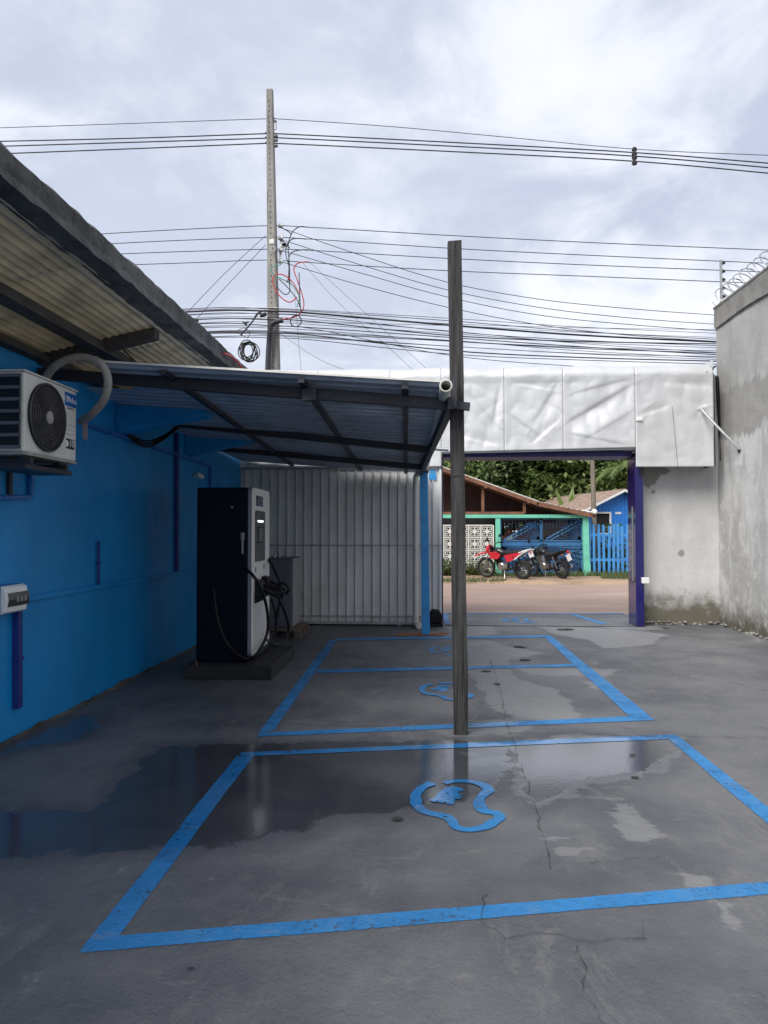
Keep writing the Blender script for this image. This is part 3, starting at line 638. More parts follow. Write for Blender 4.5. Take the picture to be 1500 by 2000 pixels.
m = MB(); a = PY(1365, 722, 12.6); m.add([PY(1360,722,12.75), PY(1392,702,12.4), PY(1394,722,12.4), PY(1383,730,12.2)], [(0,1,2,3)]); o = m.build('loose_flap', 'fascia_silver', fa); o.modifiers.new('t','SOLIDIFY').thickness = 0.006
br = thing('stay_bar', 'bare bent metal stay bar between the fascia end and the right wall', 'bar', PX(1445, 878, XR))
m = MB(); m.tube([PY(1371, 800, YF-0.03), PY(1400, 832, YF-0.25), PX(1445, 878, XR-0.01)], 0.022, 8); m.build('rod', 'galv', br, smooth=True)
m = MB(); c = PX(1445, 879, XR); m.lathe(c - Vector((0.02,0,0)), (1,0,0), [(0,.04),(.02,.045)], 10); m.build('anchor', 'steel_dark', br)
m = MB(); m.bar(PY(1380, 727, YF), PX(1398, 715, XR), 0.03, 0.02); tag(m.build('fixing_strap', 'steel_dark'), 'short dark strap tying the fascia top to the right wall', 'strap')
m = MB(); m.tube([PY(1400, 735, 12.4), PY(1404, 800, 12.4), PY(1409, 860, 12.4), PY(1409, 900, 12.4)], 0.03, 8); tag(m.build('drain_hose', 'black_plastic', smooth=True), 'dark hose hanging in the gap between fascia and right wall', 'hose')
# ------------------------------------------------------------------ left building: blue wall, eave on tapered brackets
bd = thing('building', 'low building with blue painted wall and deep dark concrete eave', 'building', (XW, 5, 0))
def bwall(u, v):
    y = -1 + 13.48*u; z = 3.12*v
    return (XW + 0.008*mnoise.noise(Vector((y*0.9, z*0.9, 1))), y, z)
m = MB(); m.grid(bwall, 110, 24); m.build('wall', 'wall_blue', bd, smooth=True)
m = MB(); m.box(XW-5, XW-0.02, -1, 12.48, 0, 3.1); m.build('wall_core', 'wall_blue', bd)
# flat dado ledge on the wall
m = MB(); m.box(XW-0.01, XW+0.022, -1, 12.4, 1.035, 1.085); m.build('ledge', 'wall_blue', bd, bevel=0.006)
# grime and broken render along the wall foot
m = MB(); vs = []; fs = []
for i in range(200):
    y = -1 + 13.3*i/199; h = 0.03 + 0.05*max(0, mnoise.noise(Vector((y*1.7, 3, 0)))) + 0.02*mnoise.noise(Vector((y*8, 1, 0)))
    vs += [(XW+0.014, y, 0.001), (XW+0.012, y, max(h, 0.008))]
    if i: fs.append((2*i-2, 2*i, 2*i+1, 2*i-1))
m.add(vs, fs); m.build('wall_foot', 'eave_concrete', bd)
XE0, XE1 = -2.20, -1.96
def beam(u, v):   # outer eave beam, rough concrete, section swept along Y
    sec = [(XE0, 3.26), (XE1+0.005, 3.245), (XE1, 3.27), (XE1-0.015, 3.31), (XE1, 3.40), (XE1-0.03, 3.43), (XE0, 3.42), (XE0, 3.26)]
    y = -1 + 13.3*u; k = min(int(v*7), 6); a = sec[k]; b = sec[min(k+1, 7)]; f_ = v*7-k; x = a[0] + (b[0]-a[0])*f_; z = a[1] + (b[1]-a[1])*f_
    nz = mnoise.noise(Vector((y*2.5, z*9, x*9))); n2 = mnoise.noise(Vector((y*7, z*15, x*9)))
    return (x + 0.008*nz + 0.006*n2, y, z + 0.005*nz + 0.007*n2 + (0.012*mnoise.noise(Vector((y*5.1, 0, 0))) if z > 3.35 else 0))
m = MB(); m.grid(beam, 420, 14); m.build('eave_beam', 'eave_concrete', bd)
def soffit_z(x): return 3.02 + (x-XW)/(XE0-XW)*0.21
ys = [-1.0 + 1.76*i for i in range(8)]
for i, (ya, yb) in enumerate(zip(ys[:-1], ys[1:])):
    m = MB(); nx = 200; dz = 0.004*(i % 2)
    def sf(u, v, ya=ya, yb=yb):
        x = XW-0.02 + (XE0+0.10-XW+0.02)*u; ph = (x/0.062) % 1.0
        return (x, ya + (yb+0.04-ya)*v, soffit_z(x) + 0.018*abs(math.sin(math.pi*ph))**0.5 + dz)
    m.grid(sf, nx, 2); o = m.build('roof_sheet', 'fibre_cement', bd); o.modifiers.new('t', 'SOLIDIFY').thickness = 0.006
m = MB(); m.box(-2.72, -2.585, -1, 12.3, soffit_z(-2.65)-0.075, soffit_z(-2.65)-0.006); m.build('purlin', 'eave_timber', bd)
m = MB(); m.box(XW-0.01, XW+0.10, -1, 12.3, 2.965, 3.02); m.build('purlin', 'eave_timber', bd)
for yb in (2.0, 5.63):
    m = MB(); m.prism([(XW, 2.94), (XE0+0.03, 3.16), (XE0+0.03, 3.24), (XW, 3.06)], 'y', yb, yb+0.12); m.build('cross_beam', 'eave_timber', bd, bevel=0.008)
for yb in (7.1, 9.2):
    m = MB(); m.prism([(XW, 2.585), (XE0, 2.77), (XE0, 3.20), (XW, 3.0)], 'y', yb, yb+0.24); m.build('bracket', 'wall_blue', bd, bevel=0.008)
m = MB(); m.prism([(XW-5, 3.30), (XW-0.03, 3.10), (XW-0.03, 3.15), (XW-5, 3.35)], 'y', -1.2, 12.3); m.build('roof_slab', 'eave_concrete', bd)
# dangling wire under the soffit
m = MB(); m.tube(spline([PY(232, 645, 6.0), PY(240, 680, 6.0), PY(258, 700, 6.0), PY(275, 715, 6.0)], 6), 0.006, 6); tag(m.build('loose_wire', 'wire_black', smooth=True), 'thin black wire dangling from the yellowish eave sheets', 'wire')
m = MB()
m.tube(spline([PX(438, 690, -1.94), PX(455, 698, -1.93), PX(468, 712, -1.93), PX(476, 730, -1.93), PX(480, 745, -1.93)], 6), 0.012, 6); tag(m.build('red_cable', 'wire_red', smooth=True), 'red cable hanging over the far end of the dark eave', 'cable')

# conduits and boxes on the blue wall
def conduit(name, label, pts, mat, w_=0.035, cat='conduit'):
    t = thing(name, label, cat, pts[0]); 
    m = MB()
    for a, b in zip(pts[:-1], pts[1:]): m.bar(a, b, w_, w_)
    m.build('run', mat, t, bevel=0.004)
    for a, b in zip(pts[:-1], pts[1:]):
        n = max(1, int((b-a).length/0.9))
        for k in range(n): c = a.lerp(b, (k+0.5)/n); d = (b-a).normalized(); m = MB(); m.bar(c-d*0.012, c+d*0.012, w_+0.014, w_+0.014); m.build('clip', mat, t)
    return t
xw = XW+0.028
conduit('conduit', 'blue conduit running high along the blue wall behind the charger', [PX(170, 830, xw), PX(411, 910, xw), PX(411, 958, xw)], 'duct_blue', 0.035)
conduit('conduit', 'tall dark blue vertical trunking on the wall left of the charger', [PX(345, 845, xw), PX(345, 1116, xw)], 'trunking_navy', 0.05)
conduit('conduit', 'short thin vertical conduit above the wall ledge', [PX(193, 1056, xw), PX(193, 1142, xw)], 'trunking_navy', 0.022)
conduit('conduit', 'conduit below the air conditioner turning along the wall', [PX(-60, 973, xw), PX(60, 971, xw), PX(60, 905, xw)], 'duct_blue', 0.035)
conduit('conduit', 'wide navy trunking hanging below the breaker box', [PX(34, 1190, xw), PX(34, 1383, xw)], 'trunking_navy', 0.055)
m = MB()
for k in range(3):
    m.tube(spline([PX(243, 843, XW+0.05), PY(285, 862, 7.6) + Vector((0,0,-0.03*k)), PY(330, 845, 8.0) + Vector((0.02*k,0,0)), PY(365, 812, 8.3), PY(380, 800, 8.3)], 6), 0.012, 6)
tag(m.build('cable_bunch', 'cable_black', smooth=True), 'bunch of black cables sagging between wall conduit and canopy beam', 'cable')
m = MB(); c = PX(387, 930, XW+0.06); m.bar(c+Vector((-0.06,0,0)), c, 0.03, 0.03); m.lathe(c + Vector((0,-0.05,0.02)), (0.3, 1, -0.2), [(0,.03),(.01,.035),(.12,.035),(.13,.03)], 12); tag(m.build('wall_sensor', 'pvc_white', smooth=True), 'small white cylindrical sensor on the blue wall above the charger', 'sensor')
bb = thing('breaker_box', 'small white breaker box with dark window on the blue wall', 'breaker box', PX(25, 1166, XW))
c = PX(25, 1166, XW); cy, cz = PX(50, 1166, XW+0.1).y - 0.12, c.z
m = MB(); m.prism([(XW, cz-0.105), (XW+0.075, cz-0.105), (XW+0.075, cz+0.105), (XW, cz+0.105)], 'y', cy-0.17, cy+0.12); m.build('base', 'label_blue', bb, bevel=0.006)
m = MB(); m.prism([(XW+0.077, cz-0.105), (XW+0.108, cz-0.09), (XW+0.122, cz), (XW+0.108, cz+0.09), (XW+0.077, cz+0.105)], 'y', cy-0.172, cy+0.122); m.build('cover', 'charger_white', bb, bevel=0.005)
m = MB(); m.prism([(XW+0.09, cz-0.055), (XW+0.119, cz-0.05), (XW+0.127, cz), (XW+0.119, cz+0.05), (XW+0.09, cz+0.055)], 'y', cy-0.14, cy+0.13); m.build('window', 'screen_dark', bb)
m = MB()
for k in range(3): m.box(XW+0.124, XW+0.133, cy-0.05+0.05*k, cy-0.02+0.05*k, cz-0.02, cz+0.02)
m.build('switch', 'handle_grey', bb)
m = MB(); m.tube([(XW+0.04, cy-0.175, cz-0.05), (XW+0.04, cy-0.30, cz-0.06)], 0.02, 10); m.build('cable_gland', 'hose_grey', bb, smooth=True)

# ------------------------------------------------------------------ air conditioner
ac = thing('air_conditioner', 'white outdoor air conditioning unit with round black fan on the blue wall', 'air conditioner', (-2.85, 5.1, 2.1))
AX1 = -2.67; AX0 = -2.98; AY0 = PX(47, 800, AX1).y; AY1 = PX(150, 800, AX1).y; AZ1 = PX(149, 765, AX1).z; AZ0 = PX(149, 902, AX1).z; AYm = (AY0+AY1)/2; AZm = (AZ0+AZ1)/2; AL = AY1-AY0; AH = AZ1-AZ0
m = MB(); m.box(AX0, AX1, AY0, AY1, AZ0, AZ1); m.build('casing', 'old_white', ac, bevel=0.015)
m = MB(); m.box(AX0-0.008, AX1+0.008, AY0-0.008, AY1+0.008, AZ1, AZ1+0.012); m.build('lid', 'old_white', ac, bevel=0.004)
m = MB(); m.box(AX0-0.005, AX1+0.006, AY0-0.005, AY1+0.005, AZ0-0.02, AZ0-0.001); m.build('base_pan', 'hose_grey', ac, bevel=0.004)
fc_ = Vector((AX1, AY0 + AL*0.385, AZm)); fr = AH*0.445
m = MB(); m.lathe(fc_ - Vector((0.004,0,0)), (1,0,0), [(0, fr), (0.012, fr), (0.016, fr*0.98)], 48); m.build('fan_opening', 'fan_black', ac, smooth=False)
m = MB()
for q in (0.98, 0.86, 0.74, 0.62, 0.50, 0.38, 0.26): m.ring(fc_ + Vector((0.020 + 0.012*(1-q), 0, 0)), (1,0,0), fr*q, 0.0036 if q < 0.95 else 0.008, 48, 5)
for k in range(60):
    a = 2*math.pi*k/60; d0 = Vector((0, math.cos(a), math.sin(a))); d1 = Vector((0, math.cos(a+0.35), math.sin(a+0.35)))
    m.tube([fc_ + Vector((0.028,0,0)) + d0*fr*0.2, fc_ + Vector((0.022,0,0)) + d1*fr*0.97], 0.0016, 4, False)
m.build('fan_guard', 'fan_grey', ac)
m = MB(); m.lathe(fc_ + Vector((0.024,0,0)), (1,0,0), [(0, fr*0.19), (0.008, fr*0.19), (0.013, fr*0.12)], 24); m.build('fan_hub', 'hose_grey', ac, smooth=True)
for k in range(5):
    a = 2*math.pi*k/5; m = MB(); m.grid(lambda u, v, a=a: fc_ + Vector((0.013 + 0.006*math.sin(v*3), 0, 0)) + (Vector((0, math.cos(a+v*0.9), math.sin(a+v*0.9))))*fr*(0.2 + 0.7*u), 6, 6); m.build('fan_blade', 'screen_dark', ac, smooth=True)
m = MB(); m.box(AX0+0.03, AX1-0.03, AY0-0.012, AY0-0.001, AZ0+0.03, AZ1-0.03); m.build('side_recess', 'fan_black', ac)
for k in range(7):
    z = AZ0+0.03 + (AH-0.06)*k/6; m = MB(); m.box(AX0+0.015, AX1-0.015, AY0-0.022, AY0-0.013, z-0.011, z+0.011); m.build('side_slat', 'cabinet', ac)
m = MB(); m.box(AX1-0.02, AX1-0.013, AY0-0.022, AY0-0.0125, AZ0+0.02, AZ1-0.02); m.build('side_frame', 'cabinet', ac)
m = MB(); m.box(AX0+0.013, AX0+0.02, AY0-0.022, AY0-0.0125, AZ0+0.02, AZ1-0.02); m.build('side_frame', 'cabinet', ac)
# printed plate, lettering and sticker on the front
RX = Matrix(((0,0,1,0),(1,0,0,0),(0,1,0,0),(0,0,0,1)))   # text x -> +Y, text y -> +Z, facing +X
def front(y, z, dx=0.002): return Matrix.Translation((AX1+dx, y, z)) @ RX
yl = AY0 + AL*0.86
m = MB(); m.box(AX1+0.0005, AX1+0.004, yl-0.085, yl+0.085, AZ0+AH*0.755, AZ0+AH*0.94); m.build('name_plate', 'label_blue', ac)
text_mesh('lettering', 'Midea', 0.062, 'print_white', ac, front(yl+0.012, AZ0+AH*0.845, 0.0046))
m = MB(); m.ring((AX1+0.0050, yl-0.06, AZ0+AH*0.85), (1,0,0), 0.023, 0.0022, 20, 4); m.build('logo_ring', 'print_white', ac)
text_mesh('lettering', 'INVERTER', 0.022, 'handle_grey', ac, front(yl, AZ0+AH*0.725))
m = MB(); m.box(AX1+0.0005, AX1+0.003, yl-0.06, yl+0.065, AZ0+AH*0.16, AZ0+AH*0.30); m.build('sticker', 'print_black', ac)
text_mesh('lettering', '10', 0.075, 'print_white', ac, front(yl+0.02, AZ0+AH*0.235, 0.0036))
m = MB(); m.lathe((AX1+0.0032, yl-0.05, AZ0+AH*0.23), (1,0,0), [(0,.026),(.0008,.024)], 14); m.build('sticker_mark', 'print_white', ac)
for q in (0.36, 0.42, 0.47, 0.50):
    m = MB(); m.box(AX1+0.0004, AX1+0.0016, yl-0.07, yl+0.07, AZ0+AH*q, AZ0+AH*q+0.002); m.build('print_line', 'fan_grey', ac)
for yb in (AY0+0.10, AY1-0.14):
    m = MB(); m.box(XW, AX1+0.0, yb-0.02, yb+0.02, AZ0-0.075, AZ0-0.035); m.box(XW, XW+0.03, yb-0.02, yb+0.02, AZ0-0.30, AZ0-0.076); m.box(AX1-0.10, AX1-0.06, yb-0.015, yb+0.015, AZ0-0.034, AZ0-0.021); m.build('wall_bracket', 'steel_dark', ac)
m = MB(); m.box(AX0+0.02, AX1-0.01, AY0+0.04, AY1-0.05, AZ0-0.11, AZ0-0.077); m.build('bracket_rail', 'steel_dark', ac)
m = MB(); m.box(AX1-0.14, AX1-0.04, AY1+0.001, AY1+0.07, AZ0+0.20, AZ0+0.30); m.build('valve_cover', 'black_plastic', ac, bevel=0.01)
ho = thing('insulated_pipe', 'grey wrapped refrigerant pipe looping up from the air conditioner', 'pipe', PY(165, 820, AY1+0.05))
m = MB(); m.tube(spline([PY(158, 824, 5.62), PY(180, 808, 5.5), PY(203, 780, 5.34), PY(211, 745, 5.27), PY(200, 715, 5.26), PY(172, 700, 5.28), PY(140, 700, 5.3), PY(108, 715, 5.35), PY(88, 740, 5.42), PY(78, 760, 5.4)], 8), 0.031, 12); m.build('sleeve', 'hose_grey', ho, smooth=True)
m = MB(); m.grid(lambda u, v: PY(162+9*u, 826+32*v, 5.58), 2, 4); o = m.build('tape_end', 'tape_pink', ho); o.modifiers.new('t','SOLIDIFY').thickness = 0.004

# ------------------------------------------------------------------ lean-to canopy of ribbed steel sheets
cp = thing('canopy', 'lean-to canopy of dark ribbed steel sheets on steel beams', 'canopy', (-1.5, 8, 2.5))
YC0, YC1 = 5.35, 11.95
def can_z(x, y):   # underside of the sheets
    return 2.885 + (x-XW)/(0.22-XW)*(2.665-2.90) - (y-YC0)*0.021 + 0.03
XCr = 0.13
ncan = 7
for i in range(ncan):
    ya = YC0 + (YC1-YC0)*i/ncan; yb = YC0 + (YC1-YC0)*(i+1)/ncan + 0.05
    x0 = -2.55 if i == 0 else XW+0.05
    def cs(u, v, ya=ya, yb=yb, x0=x0):
        y = ya + (yb-ya)*u; x = x0 + (XCr-0.07*(y-YC0)/5-x0)*v; ph = ((y-YC0)/0.18) % 1.0
        rib = 0.03 if ph < 0.16 else (0.03*(1-(ph-0.16)/0.09) if ph < 0.25 else (0.03*(ph-0.9)/0.1 if ph > 0.9 else 0))
        return (x, y, can_z(x, y) + rib + 0.003*(i % 2) + 0.004*mnoise.noise(Vector((x*2, y*2, i))))
    m = MB(); m.grid(cs, 60, 16); o = m.build('roof_sheet', 'roof_steel', cp); o.modifiers.new('t','SOLIDIFY').thickness = 0.003
m = MB(); m.bar((-2.5, YC0-0.006, can_z(-2.5, YC0)+0.028), (XCr, YC0-0.006, can_z(XCr, YC0)+0.028), 0.008, 0.016); m.build('edge_trim', 'old_white', cp)
def cbeam(ul, vl, ur, vr, y, hgt=0.085):
    a = PY(ul, vl, y); b = PY(ur, vr, y); a = Vector((XW+0.01, y, a.z + (XW+0.01-a.x)*(b.z-a.z)/(b.x-a.x))); m = MB(); m.bar(a, b, 0.05, hgt); m.build('beam', 'steel_dark', cp, bevel=0.004); return a, b
b1 = cbeam(60, 728, 880, 790, 5.62, 0.09)
b2 = cbeam(315, 824, 842, 879, 8.24, 0.08)
b3 = cbeam(405, 874, 830, 913, 10.2, 0.08)
for xa, xb in ((-0.93, -1.05), (-2.0, -2.2)):
    m = MB(); m.bar((xa, YC0+0.02, can_z(xa, YC0)-0.022), (xb, YC1-0.05, can_z(xb, YC1)-0.022), 0.05, 0.035); m.build('purlin', 'steel_dark', cp)
m = MB(); m.bar((-0.14, YC0+0.02, can_z(-0.14, YC0)-0.022), (-0.30, YC1-0.05, can_z(-0.30, YC1)-0.022), 0.05, 0.035); m.build('purlin', 'steel_dark', cp)
e0 = PY(880, 793, 5.66); e1 = PY(822, 922, 10.95); m = MB(); m.bar(e0 + Vector((0,-0.15,0.0)), e1, 0.06, 0.10); m.build('edge_beam', 'steel_dark', cp, bevel=0.004)
m = MB(); c = PY(605, 778, 5.56); m.box(c.x-0.055, c.x+0.055, 5.53, 5.59, c.z-0.02, c.z+0.075); m.build('joint_plate', 'steel_dark', cp)
m = MB(); m.bar((0.20, 5.62, 2.585), (0.36, 5.62, 2.567), 0.05, 0.06); m.build('fixing_stub', 'steel_dark', cp)
m = MB(); m.bar(e0+Vector((0.03,-0.10,-0.04)), e0+Vector((0.03,-0.10,0.20)), 0.02, 0.12); m.build('end_plate', 'steel_dark', cp)
# gutter pipe along the low edge
gp = thing('gutter_pipe', 'white open ended plastic gutter pipe along the low edge of the canopy', 'pipe', (0.2, 5.3, 2.7))
m = MB(); a = PY(871, 753, 5.22); b = Vector((0.02, 11.2, a.z-0.10)); n = 22; rr = 0.043
for r0, flip in ((rr, False), (rr-0.006, True)):
    m.grid(lambda u, v, r0=r0: a.lerp(b, v) + Vector((math.cos(2*math.pi*u)*r0, 0, math.sin(2*math.pi*u)*r0)), n, 2, flip)
vs = [a + Vector((math.cos(2*math.pi*k/n)*q, 0, math.sin(2*math.pi*k/n)*q)) for k in range(n) for q in (rr-0.006, rr)]
m.add(vs, [(2*k, 2*((k+1) % n), 2*((k+1) % n)+1, 2*k+1) for k in range(n)]); m.build('tube', 'pvc_white', gp, smooth=True)
m = MB(); m.ring(a + Vector((0,0.01,0)), (0,1,0), rr+0.002, 0.004, 22, 6); m.build('lip', 'pvc_white', gp, smooth=True)
gp2 = thing('cross_pipe', 'dark round pipe passing behind the wooden post below the fascia', 'pipe', PY(905, 886, 8.6))
m = MB(); m.tube([PY(842, 876, 8.6), PY(876, 878, 8.6)], 0.022, 10); m.build('tube', 'galv', gp2, smooth=True)

# blue post, downpipe, wooden post
bp = thing('blue_post', 'slim bright blue square post holding the far canopy corner', 'post', G(832, 1240))
bx, by = G(832, 1240).x, G(832, 1240).y; zt = PY(828, 924, by).z
m = MB(); a = Vector((PY(827.5, 924, by).x, by, zt)); m.bar((bx, by, 0), a, 0.125, 0.10, (0,1,0)); m.build('shaft', 'post_blue', bp, bevel=0.006)
m = MB(); m.box(a.x-0.07, a.x+0.07, by-0.06, by+0.06, zt, zt+0.07); m.build('cap', 'steel_dark', bp)
m = MB(); tl = thing('floor_tiles', 'patch of broken terracotta tiles around the foot of the blue post', 'tiles', G(815, 1240))
for k in range(5):
    c = G(783+19*k, 1241 - (k % 2)); m = MB(); s = 0.075; rz = random.uniform(-.1, .1)
    m.prism([(c.x+math.cos(rz+q)*s*1.3, c.y+math.sin(rz+q)*s*1.3) for q in (0.785, 2.356, 3.927, 5.498)], 'z', 0.004, 0.016); m.build('tile', 'tile_terracotta', tl, bevel=0.002)
    c = G(790+19*k, 1237); m = MB(); m.prism([(c.x+math.cos(rz+q)*s*1.3, c.y+math.sin(rz+q)*s*1.3) for q in (0.785, 2.356, 3.927, 5.498)], 'z', 0.004, 0.013); m.build('tile', 'tile_terracotta', tl, bevel=0.002)
dp = thing('downpipe', 'white plastic downpipe with elbow at its foot beside the blue post', 'pipe', G(812, 1224))
dx, dy = G(812, 1226).x, G(812, 1226).y
m = MB(); m.tube(spline([(dx+0.10, dy-0.1, 2.56), (dx+0.01, dy, 2.50), (dx, dy, 2.40)], 6) + [Vector((dx, dy, 0.14))], 0.045, 14); m.build('tube', 'pvc_white', dp, smooth=True)
m = MB(); m.tube(spline([(dx, dy, 0.18), (dx, dy-0.005, 0.09), (dx+0.03, dy-0.06, 0.052), (dx+0.06, dy-0.15, 0.05)], 5), 0.052, 14); m.build('elbow', 'pvc_white', dp, smooth=True)
for z in (0.20, 1.35):
    m = MB(); m.ring((dx, dy, z), (0,0,1), 0.047, 0.008, 18, 6); m.build('collar', 'pvc_white', dp, smooth=True)

wp = thing('wooden_post', 'rough dark weathered timber post standing alone in the middle of the yard', 'post', G(901, 1436))
wb = G(901, 1436); wy = wb.y; wt = PY(888.5, 470, wy)
def wpost(u, v):
    z = wt.z*v; cx = wb.x + (wt.x-wb.x)*v + 0.004*mnoise.noise(Vector((z*1.2, 0, 0))); hw = 0.0555 + 0.004*mnoise.noise(Vector((z*0.8, 5, 0))); hd = 0.055
    k = int(u*4) % 4; f_ = u*4-int(u*4); cs_ = [(-1,-1),(1,-1),(1,1),(-1,1),(-1,-1)]; a = cs_[k]; b = cs_[k+1]
    px = a[0]+(b[0]-a[0])*f_; py = a[1]+(b[1]-a[1])*f_; rd = 1 - 0.06*(abs(px)*abs(py))**4
    gx = mnoise.noise(Vector((px*3.2, py*3.2, z*1.1)))*0.0025 + mnoise.noise(Vector((px*12, py*12, z*3)))*0.0012
    return (cx + px*hw*rd + gx, wy + 0.055 + py*hd*rd + gx, z)
m = MB(); m.grid(wpost, 48, 300); m.add([(wt.x-0.054, wy+0.003, wt.z), (wt.x+0.054, wy+0.003, wt.z+0.006), (wt.x+0.054, wy+0.108, wt.z+0.003), (wt.x-0.054, wy+0.108, wt.z)], [(0,1,2,3)])
m.build('timber', 'wood_post', wp, smooth=True)
m = MB(); a = PY(883, 931, wy-0.001); b = PY(902, 928, wy-0.001); m.bar(a, b, 0.006, 0.008, (0,0,1)); m.build('saw_cut', 'crack_dark', wp)
m = MB(); c = PY(894, 791, wy); m.lathe(c + Vector((-0.028, 0.002, 0)), (0,-1,0), [(0,.014),(.012,.014),(.018,.008)], 8); m.build('bolt', 'steel_dark', wp)

# ------------------------------------------------------------------ sliding gate of upright steel panels
sg = thing('sliding_gate', 'grey ribbed sheet metal sliding gate behind the charger', 'gate', (-1.5, YG, 0))
gx0 = PY(462, 1000, YG).x; gx1 = PY(861, 1000, YG).x; gz1 = PY(700, 914, YG).z; npan = 24; pw = (gx1-gx0)/npan
m = MB()
def panel(u, v):
    ph = u; x = pw*0.985*ph; y = 0.0 if ph < 0.80 else (-0.022*(ph-0.80)/0.08 if ph < 0.88 else (-0.022 if ph < 0.94 else -0.022*(1-ph)/0.06)); return (x, y, 0.10 + (gz1-0.13)*v)
for i in range(npan):
    m = MB()
    prof = [(0.0,0.03),(0.03,-0.03),(0.10,-0.03),(0.13,0.0),(0.95,0.006),(0.985,0.03)]
    x0 = gx0+pw*i
    vs = [(x0+p*pw, YG+q+0.001*random.uniform(-1,1), z) for z in (0.045, gz1-0.02) for p, q in prof]; n = len(prof)
    m.add(vs, [(k, k+1, n+k+1, n+k) for k in range(n-1)]); o = m.build('panel', 'gate_metal', sg); o.modifiers.new('t','SOLIDIFY').thickness = 0.002
for (z, hh, nm) in ((gz1, 0.05, 'top_rail'), (PY(700, 1065, YG).z, 0.02, 'middle_rail'), (PY(700, 1203, YG).z, 0.03, 'lower_rail'), (0.045, 0.045, 'bottom_rail')):
    m = MB(); m.box(gx0-0.01, gx1+0.01, YG-0.052, YG-0.032, z-hh/2, z+hh/2); m.build(nm, 'gate_rail', sg, bevel=0.003)
for k in (0.35, 0.8):
    m = MB(); m.lathe((gx0+(gx1-gx0)*k, YG-0.05, 0.03), (0,1,0), [(0,.03),(.03,.03)], 14); m.build('wheel', 'gate_rail', sg)
m = MB(); m.box(gx1-0.03, gx1+0.012, YG-0.05, YG+0.02, 0.07, gz1-0.03); m.build('end_post', 'gate_metal', sg, bevel=0.004)
st = thing('wall_sticker', 'small blue and white sticker at the top corner of the sliding gate', 'sticker', PY(845, 927, YG-0.03))
m = MB(); a = PY(838, 937, YG-0.028); b = PY(852, 924, YG-0.028); m.box(a.x, b.x, YG-0.031, YG-0.028, a.z, b.z); m.build('sheet', 'post_blue', st)
m = MB(); m.box(a.x+0.02, b.x-0.02, YG-0.033, YG-0.0315, b.z+0.01, b.z+0.05); m.build('mark', 'post_blue', st)
gm = thing('gate_motor', 'black gate motor on the floor behind the blue post', 'motor', G(851, 1222))
c = G(851, 1222); m = MB(); m.prism([(c.x-0.10, 0.05), (c.x+0.10, 0.05), (c.x+0.10, 0.20), (c.x+0.06, 0.27), (c.x-0.06, 0.29), (c.x-0.10, 0.24)], 'y', c.y-0.14, c.y+0.12); m.build('housing', 'black_plastic', gm, bevel=0.02)
m = MB(); m.box(c.x-0.12, c.x+0.12, c.y-0.15, c.y+0.13, 0.0, 0.048); m.build('base', 'black_plastic', gm, bevel=0.01)

# ------------------------------------------------------------------ charger
ch = thing('charging_station', 'tall black and white vehicle charging cabinet by the blue wall', 'charging station', (-2.2, 8.2, 0.15))
pl = thing('plinth', 'low dark concrete plinth under the charging cabinet', 'plinth', (-2.3, 8.4, 0))
py0 = G(530, 1329).y; px1 = G(530, 1329).x; py1 = 9.0
m = MB(); m.box(-2.57, px1, py0, py1, 0, 0.15); m.build('slab', 'plinth', pl, bevel=0.012)
CX1 = -1.885; CY0 = 7.80; CY1 = 8.68; CX0 = -2.51; CZ0 = 0.15; CZ1 = 2.075
def rrect(a0, a1, b0, b1, r, n=5):
    out = []
    for cx, cy, s in ((a1-r, b1-r, 0), (a0+r, b1-r, 1), (a0+r, b0+r, 2), (a1-r, b0+r, 3)):
        for k in range(n+1): an = math.pi/2*(s + k/n); out.append((cx + r*math.cos(an), cy + r*math.sin(an)))
    return out
m = MB(); m.box(CX0, CX1-0.05, CY0, CY1, CZ0, CZ1); m.build('body', 'charger_dark', ch, bevel=0.018)
m = MB(); m.prism(rrect(CY0-0.005, CY1+0.005, CZ0+0.06, CZ1+0.005, 0.05), 'x', CX1-0.048, CX1-0.018); m.build('trim', 'charger_trim', ch)
m = MB(); m.prism(rrect(CY0+0.015, CY1-0.005, CZ0+0.065, CZ1+0.0, 0.05), 'x', CX1-0.016, CX1); m.build('front_panel', 'charger_white', ch, bevel=0.004)
def cf(u, v, dx=0.0): return PX(u, v, CX1+dx)
ya, yb = cf(498, 1040).y, cf(516.5, 1040).y; za, zb_ = cf(507, 1096).z, cf(507, 998).z
m = MB(); m.prism(rrect(ya, yb, za, zb_, 0.03), 'x', CX1+0.001, CX1+0.008); sc = m.build('display_panel', 'screen_dark', ch)
ym = (ya+yb)/2; hh = zb_-za
m = MB(); m.prism(rrect(ym-0.13, ym+0.13, za+hh*0.36, za+hh*0.68, 0.012), 'x', CX1+0.009, CX1+0.012); m.build('screen_border', 'black_plastic', sc)
m = MB(); m.prism(rrect(ym-0.095, ym+0.095, za+hh*0.385, za+hh*0.655, 0.006), 'x', CX1+0.0125, CX1+0.0135); m.build('screen', 'screen_glass', sc)
for k in range(5):
    m = MB(); m.box(CX1+0.009, CX1+0.012, ym-0.125+0.05*k, ym-0.125+0.05*k+0.04, za+hh*0.78, za+hh*0.81); m.build('status_light', 'led_white', sc)
m = MB(); m.lathe((CX1+0.0085, ym, za+hh*0.19), (1,0,0), [(0,.03),(.002,.03)], 18); m.build('card_reader', 'screen_glass', sc)
m = MB(); m.lathe((CX1+0.0105, ym, za+hh*0.17), (1,0,0), [(0,.012),(.002,.012)], 10); m.build('reader_mark', 'handle_grey', sc)
ya, yb = cf(500, 978).y, cf(513, 978).y; za2, zb2 = cf(506, 989).z, cf(506, 969).z
m = MB(); m.box(CX1+0.001, CX1+0.004, ya, yb, za2, zb2); m.build('badge', 'purple', ch)
